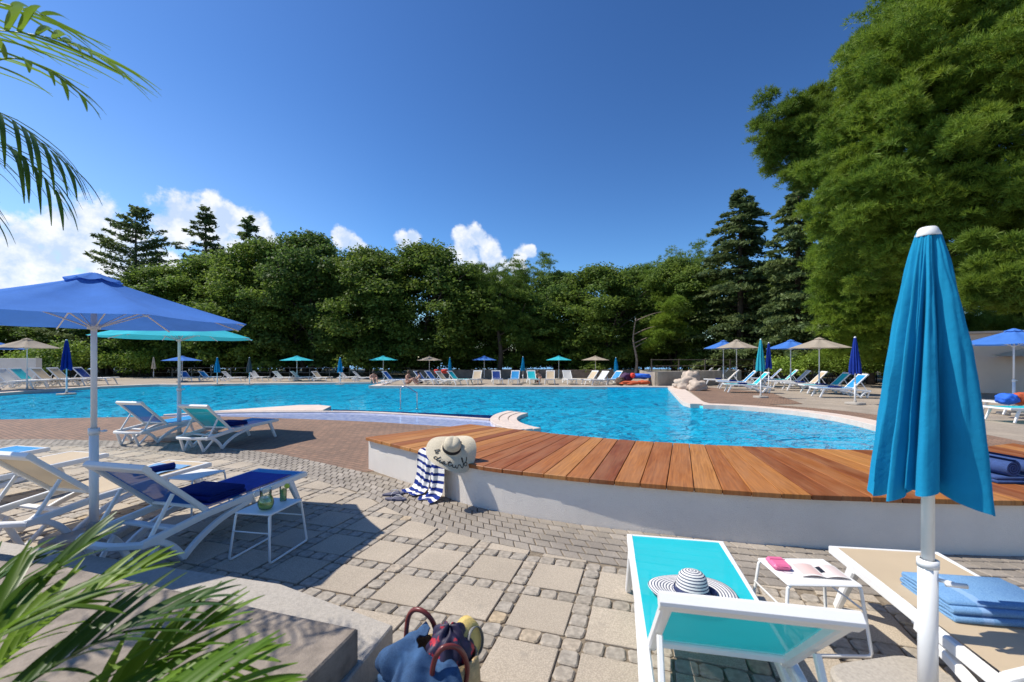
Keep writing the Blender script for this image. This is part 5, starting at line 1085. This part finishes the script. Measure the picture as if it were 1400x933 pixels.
pine('pine', (28.5, 33), px_blobs([(1270, 360, 27, 2.4), (1330, 340, 27, 2.6), (1300, 420, 27, 2.2), (1390, 350, 28, 2.8), (1350, 420, 28, 2.2), (1410, 420, 28, 2.3), (1280, 300, 28, 2.4), (1240, 320, 28, 2.2), (1360, 290, 28, 2.6), (1400, 460, 30, 1.8), (1340, 455, 31, 1.6), (1440, 400, 27, 2.4), (1290, 455, 31, 1.6), (1250, 465, 31, 1.5), (1380, 430, 32, 2.2)]), 9, 'deep shaded pine behind the closed azure parasol', leaf_pine_dark, per=22, tr=.3, top=12)
pine('pine', (25.5, 18.6), px_blobs([(1350, 372, 16.5, 1.0), (1385, 360, 16, 1.1), (1370, 395, 16.2, .9), (1405, 385, 16, 1.1), (1330, 390, 17, .7)]), 10, 'bright low pine bough hanging at the right edge', leaf_pine, per=44, tr=.14, top=6)
pine('pine', (11.2, 40), px_blobs([(905, 445, 40, 1.0), (915, 425, 40, 1.1), (893, 465, 40, .8), (925, 450, 41, .9)]), 14, 'small twisted pine with pale trunk left of the concrete wall railing', leaf_pine, per=30, tr=.16, top=5.5, bmat=palebark)
pine('pine', (-1.3, 43), px_blobs([(670, 420, 43, 2.2), (690, 440, 43, 1.8), (712, 450, 42.5, 1.2), (655, 400, 44, 2.2), (716, 470, 42.5, .9), (690, 400, 44, 2.2)]), 15, 'olive-green pine leaning over the middle of the far terrace', leaf_pine_dark, per=20, tr=.3, top=8)

pine('pine', (0.6, 52), px_blobs([(700, 392, 50, 2.6), (735, 385, 50, 2.4), (715, 420, 49, 2.4), (680, 400, 51, 2.2), (750, 410, 50, 1.9), (705, 370, 51, 1.8)]), 16, 'soft green pine filling the dip in the middle of the wood', leaf_pine_mid, per=14, tr=.3, top=9, ln=.24)
pine('pine', (18.5, 47), px_blobs([(925, 370, 46, 2.6), (900, 385, 46, 2.2), (950, 385, 46, 2.4), (915, 410, 45, 2.4), (940, 425, 45, 2.2), (895, 420, 46, 1.8), (960, 360, 47, 1.9)]), 17, 'bright pine just left of the tall pointed cedar', leaf_pine_mid, per=14, tr=.3, top=9, ln=.24)
# hedge and shrubs
def bush(name, c, dims, seed, lab, lmat, cat='shrub', per=520, ls=.07, group='shrubs round the terrace'):
    rg = np.random.default_rng(seed); n = max(6, int(dims[0] * dims[1] * 4)); cl = []
    for k in range(n): cl.append(((rg.uniform(-.5, .5) * dims[0], rg.uniform(-.5, .5) * dims[1], dims[2] * (.35 + .4 * rg.random())), .35 * dims[2] * (.8 + .5 * rg.random())))
    V = clump_leaves(cl, per, ls, rg); V[:, 2] = np.maximum(V[:, 2], .01); t = thing(name, (c[0], c[1], 0), 0, lab, cat, group); o = bpy.data.objects.new('foliage', np_mesh('foliage', V, 4, lmat)); C.objects.link(o); o.parent = t
    g = Geo()
    for k in range(min(10, n)): x, y, z = cl[k][0]; g.sweep([(x * .6, y * .6, 0), (x, y, z)], [.03, .012], n=5)
    g.build('stems', bark, t); return t
for k, (px, w_, h_) in enumerate([(556, 3, 1.4), (640, 2.2, 1.6), (730, 4.5, 2.6), (800, 5.5, 3.4), (850, 4, 3.0), (915, 5, 3.2), (1000, 5, 4), (1120, 6, 4), (450, 6, 4.5), (380, 6, 4.5), (310, 6, 4.5), (240, 6, 4.5), (520, 5, 3.6), (160, 6, 4.5), (90, 6, 4)]):
    bush('shrub', far(px, 56), (w_ * 1.3, 2.2, h_), 90 + k, 'understorey shrub deep in the wood, %s' % ['low and left of the sea gap', 'small and between two sea gaps', 'between the middle trunks', 'behind the beige parasol', 'behind the beach pile', 'above the concrete wall', 'behind the pointed cedar', 'behind the hedge', 'left of the middle, behind the closed parasol', 'behind the leftmost far turquoise parasol', 'behind the closed grey parasol', 'behind the turquoise parasol pole', 'beside the first sea gap', 'behind the cream parasol', 'behind the white wall shrubs'][k], leaf_dark, per=300, ls=.15)
for k in range(5): p = far(1075 + k * 42, 31.5 - k * .4); bush('hedge', p, (2.6, 1.3, 2.1), 40 + k, ['leftmost hedge section behind the closed navy parasol pair', 'second hedge section from the left behind the tall beige parasol', 'middle hedge section left of the closed navy parasol', 'hedge section right of the closed navy parasol', 'rightmost hedge section beside the closed azure parasol'][k], leaf_bright, 'hedge', group='hedge on the right terrace')
for k, (px, Y, w, h, m_, lab) in enumerate([(48, 36, 3, 2.6, leaf_bright, 'bright shrub right of the white wall'), (80, 35, 1.4, 3.0, leaf_bright, 'narrow yellow-green shrub left of the closed navy parasol'), (62, 34, 2.6, 1.6, leaf_dark, 'dark low shrub behind the left terrace loungers'), (120, 44, 5, 2.8, leaf_oak, 'broad shrub behind the royal blue parasol pole'),
        (180, 43, 4.5, 2.4, leaf_bright, 'light green shrub left of the small closed cream parasol'), (225, 45, 5, 3.4, leaf_oak, 'tall shrub behind the small closed cream parasol'), (290, 46, 5.5, 4.2, leaf_dark, 'dark shrub behind the closed blue and grey parasols'), (350, 47, 5.5, 4, leaf_oak, 'shrub right of the closed grey parasol'),
        (420, 48, 5.5, 3.4, leaf_dark, 'dark shrub right of the leftmost far turquoise parasol'), (485, 49, 5, 3.4, leaf_dark, 'dark shrub behind the low white loungers'), (780, 50, 4, 1.6, leaf_dark, 'low shrub behind the far loungers'), (870, 47, 4, 2.8, leaf_oak, 'yellow-green shrub above the pile of beach things'), (960, 46, 5, 2.0, leaf_dark, 'dark shrub behind the boulders'), (1040, 44, 5, 3, leaf_oak, 'shrub behind the left beige parasol'), (1150, 35.5, 5, 3.4, leaf_dark, 'tall shrub round the pine trunk behind the hedge'), (1205, 34, 5, 3.6, leaf_dark, 'tall shrub between the hedge and the beige building'), (1100, 36, 5, 3.4, leaf_oak, 'shrub behind the royal blue parasol of the right terrace')]): bush('shrub', far(px, Y), (w, 1.8, h), 60 + k, lab, m_, per=200, ls=.11)

# foreground palms
def frond(g, pts, rg, ll=.26, n=26, wid=.011, side=None, droop=.5, r=.004, both=True, w0=0.15):
    pts = resample(catmull(pts, 6), 40); g.sweep(pts, [r * (1.2 - i / 40) for i in range(41)], n=6)
    for k in range(n):
        f = w0 + (1 - w0) * k / (n - 1); i = int(f * 39); p = pts[i]; tn = (pts[min(40, i + 1)] - pts[max(0, i - 1)]).normalized(); sd = tn.cross(Vector(side or (0, 0, 1))).normalized(); up = sd.cross(tn)
        for s in ((-1, 1) if both else (1,)):
            L_ = ll * (.55 + .6 * math.sin(math.pi * min(1, f * .8 + .2))) * rg.uniform(.85, 1.12); d = (sd * s * (1.0 - .55 * f) + tn * (.65 + .6 * f) + up * rg.uniform(-.05, .3)).normalized(); w_ = wid * rg.uniform(.8, 1.15)
            P = []; N = 7; q = p.copy(); dd = d.copy()
            for m_ in range(N + 1):
                P.append(q.copy()); dd = (dd + Vector((0, 0, -droop * .16 * rg.uniform(.5, 1.4)))).normalized(); q = q + dd * L_ / N
            vs = []; 
            for m_, a in enumerate(P):
                t_ = m_ / N; ww = w_ * (math.sin(math.pi * (t_ * .86 + .1)) ** .7) * (1 - .35 * t_); tg = (P[min(N, m_ + 1)] - P[max(0, m_ - 1)]).normalized(); x = tg.cross(Vector((.2, .1, 1))).normalized(); nz = x.cross(tg); vs += [a - x * ww + nz * ww * .35, a, a + x * ww + nz * ww * .35]
            g.add(vs, [(3 * m_, 3 * m_ + 1, 3 * m_ + 4, 3 * m_ + 3) for m_ in range(N)] + [(3 * m_ + 1, 3 * m_ + 2, 3 * m_ + 5, 3 * m_ + 4) for m_ in range(N)], True)
def pt(px, py, Y): return Vector(((px - 700) / F * Y, Y, zat(py, Y)))
rp = random.Random(21)
low = thing('palm', (-1.75, .72, .36), 0, 'low leafy palm in the bottom left corner over the steps', 'palm', 'foreground palms')
def pl(g, base, ps): return [tuple(p - base) for p in ps]
lb = Vector(low.location)
for k, ps in enumerate([[(-60, 1010, 1.15), (60, 920, 1.22), (170, 860, 1.3), (270, 820, 1.38)], [(-40, 1040, 1.05), (100, 980, 1.1), (220, 930, 1.18), (330, 900, 1.22)], [(-60, 980, 1.3), (30, 880, 1.4), (130, 810, 1.5), (200, 775, 1.6)], [(-80, 930, 1.2), (-10, 850, 1.3), (60, 790, 1.35), (110, 750, 1.4)],
                        [(40, 1060, .95), (160, 1010, 1.0), (270, 960, 1.05), (350, 950, 1.1)], [(-120, 1000, 1.0), (-40, 900, 1.05), (40, 840, 1.15), (90, 830, 1.2)], [(-100, 940, 1.5), (-60, 860, 1.6), (-20, 800, 1.7), (40, 765, 1.8)], [(60, 1060, 1.15), (150, 960, 1.25), (230, 890, 1.3), (300, 850, 1.35)]]):
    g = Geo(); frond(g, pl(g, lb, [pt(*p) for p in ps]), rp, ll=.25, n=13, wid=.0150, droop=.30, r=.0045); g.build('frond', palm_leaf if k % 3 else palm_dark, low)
g = Geo()
for k in range(6): a = k * 1.05; g.sweep([(.04 * math.cos(a), .04 * math.sin(a), 0), (.10 * math.cos(a), .10 * math.sin(a), .25)], [.014, .006], n=6)
g.build('stems', mat('palm_stem', (.12, .16, .04), .6), low)
hi = thing('palm', (-3.9, 2.1, .36), 0, 'tall palm whose fronds hang into the upper left corner', 'palm', 'foreground palms'); hb = Vector(hi.location)
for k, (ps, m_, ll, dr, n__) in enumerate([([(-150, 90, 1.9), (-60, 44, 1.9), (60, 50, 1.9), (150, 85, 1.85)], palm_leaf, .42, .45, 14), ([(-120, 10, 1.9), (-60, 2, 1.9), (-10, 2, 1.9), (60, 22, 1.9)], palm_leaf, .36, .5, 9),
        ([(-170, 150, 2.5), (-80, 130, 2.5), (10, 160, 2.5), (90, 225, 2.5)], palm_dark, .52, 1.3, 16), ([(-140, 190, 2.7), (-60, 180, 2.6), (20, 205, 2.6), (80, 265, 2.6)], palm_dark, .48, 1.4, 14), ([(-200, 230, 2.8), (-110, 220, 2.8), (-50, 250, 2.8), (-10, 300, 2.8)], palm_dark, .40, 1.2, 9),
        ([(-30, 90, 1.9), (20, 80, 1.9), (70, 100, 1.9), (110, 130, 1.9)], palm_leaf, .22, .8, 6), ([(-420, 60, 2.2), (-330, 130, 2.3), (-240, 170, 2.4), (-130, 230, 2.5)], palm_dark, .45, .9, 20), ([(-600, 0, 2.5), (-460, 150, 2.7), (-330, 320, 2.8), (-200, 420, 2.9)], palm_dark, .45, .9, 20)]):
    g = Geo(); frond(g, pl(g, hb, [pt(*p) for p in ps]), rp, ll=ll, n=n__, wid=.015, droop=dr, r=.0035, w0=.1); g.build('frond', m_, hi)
g = Geo(); g.sweep(catmull([(0, 0, -.05), (-.06, .04, .6), (-.12, .08, 1.3), (-.1, .1, 1.9), (.0, .12, 2.2)], 5), [.05 - .0015 * i for i in range(21)], n=10); g.build('trunk', palebark, hi)

# drop prototypes that were never planted
for p in (protoL, protoS):
    if p.name not in used:
        for c in [c for c in C.objects if c.parent == p]: bpy.data.objects.remove(c)
        bpy.data.objects.remove(p)
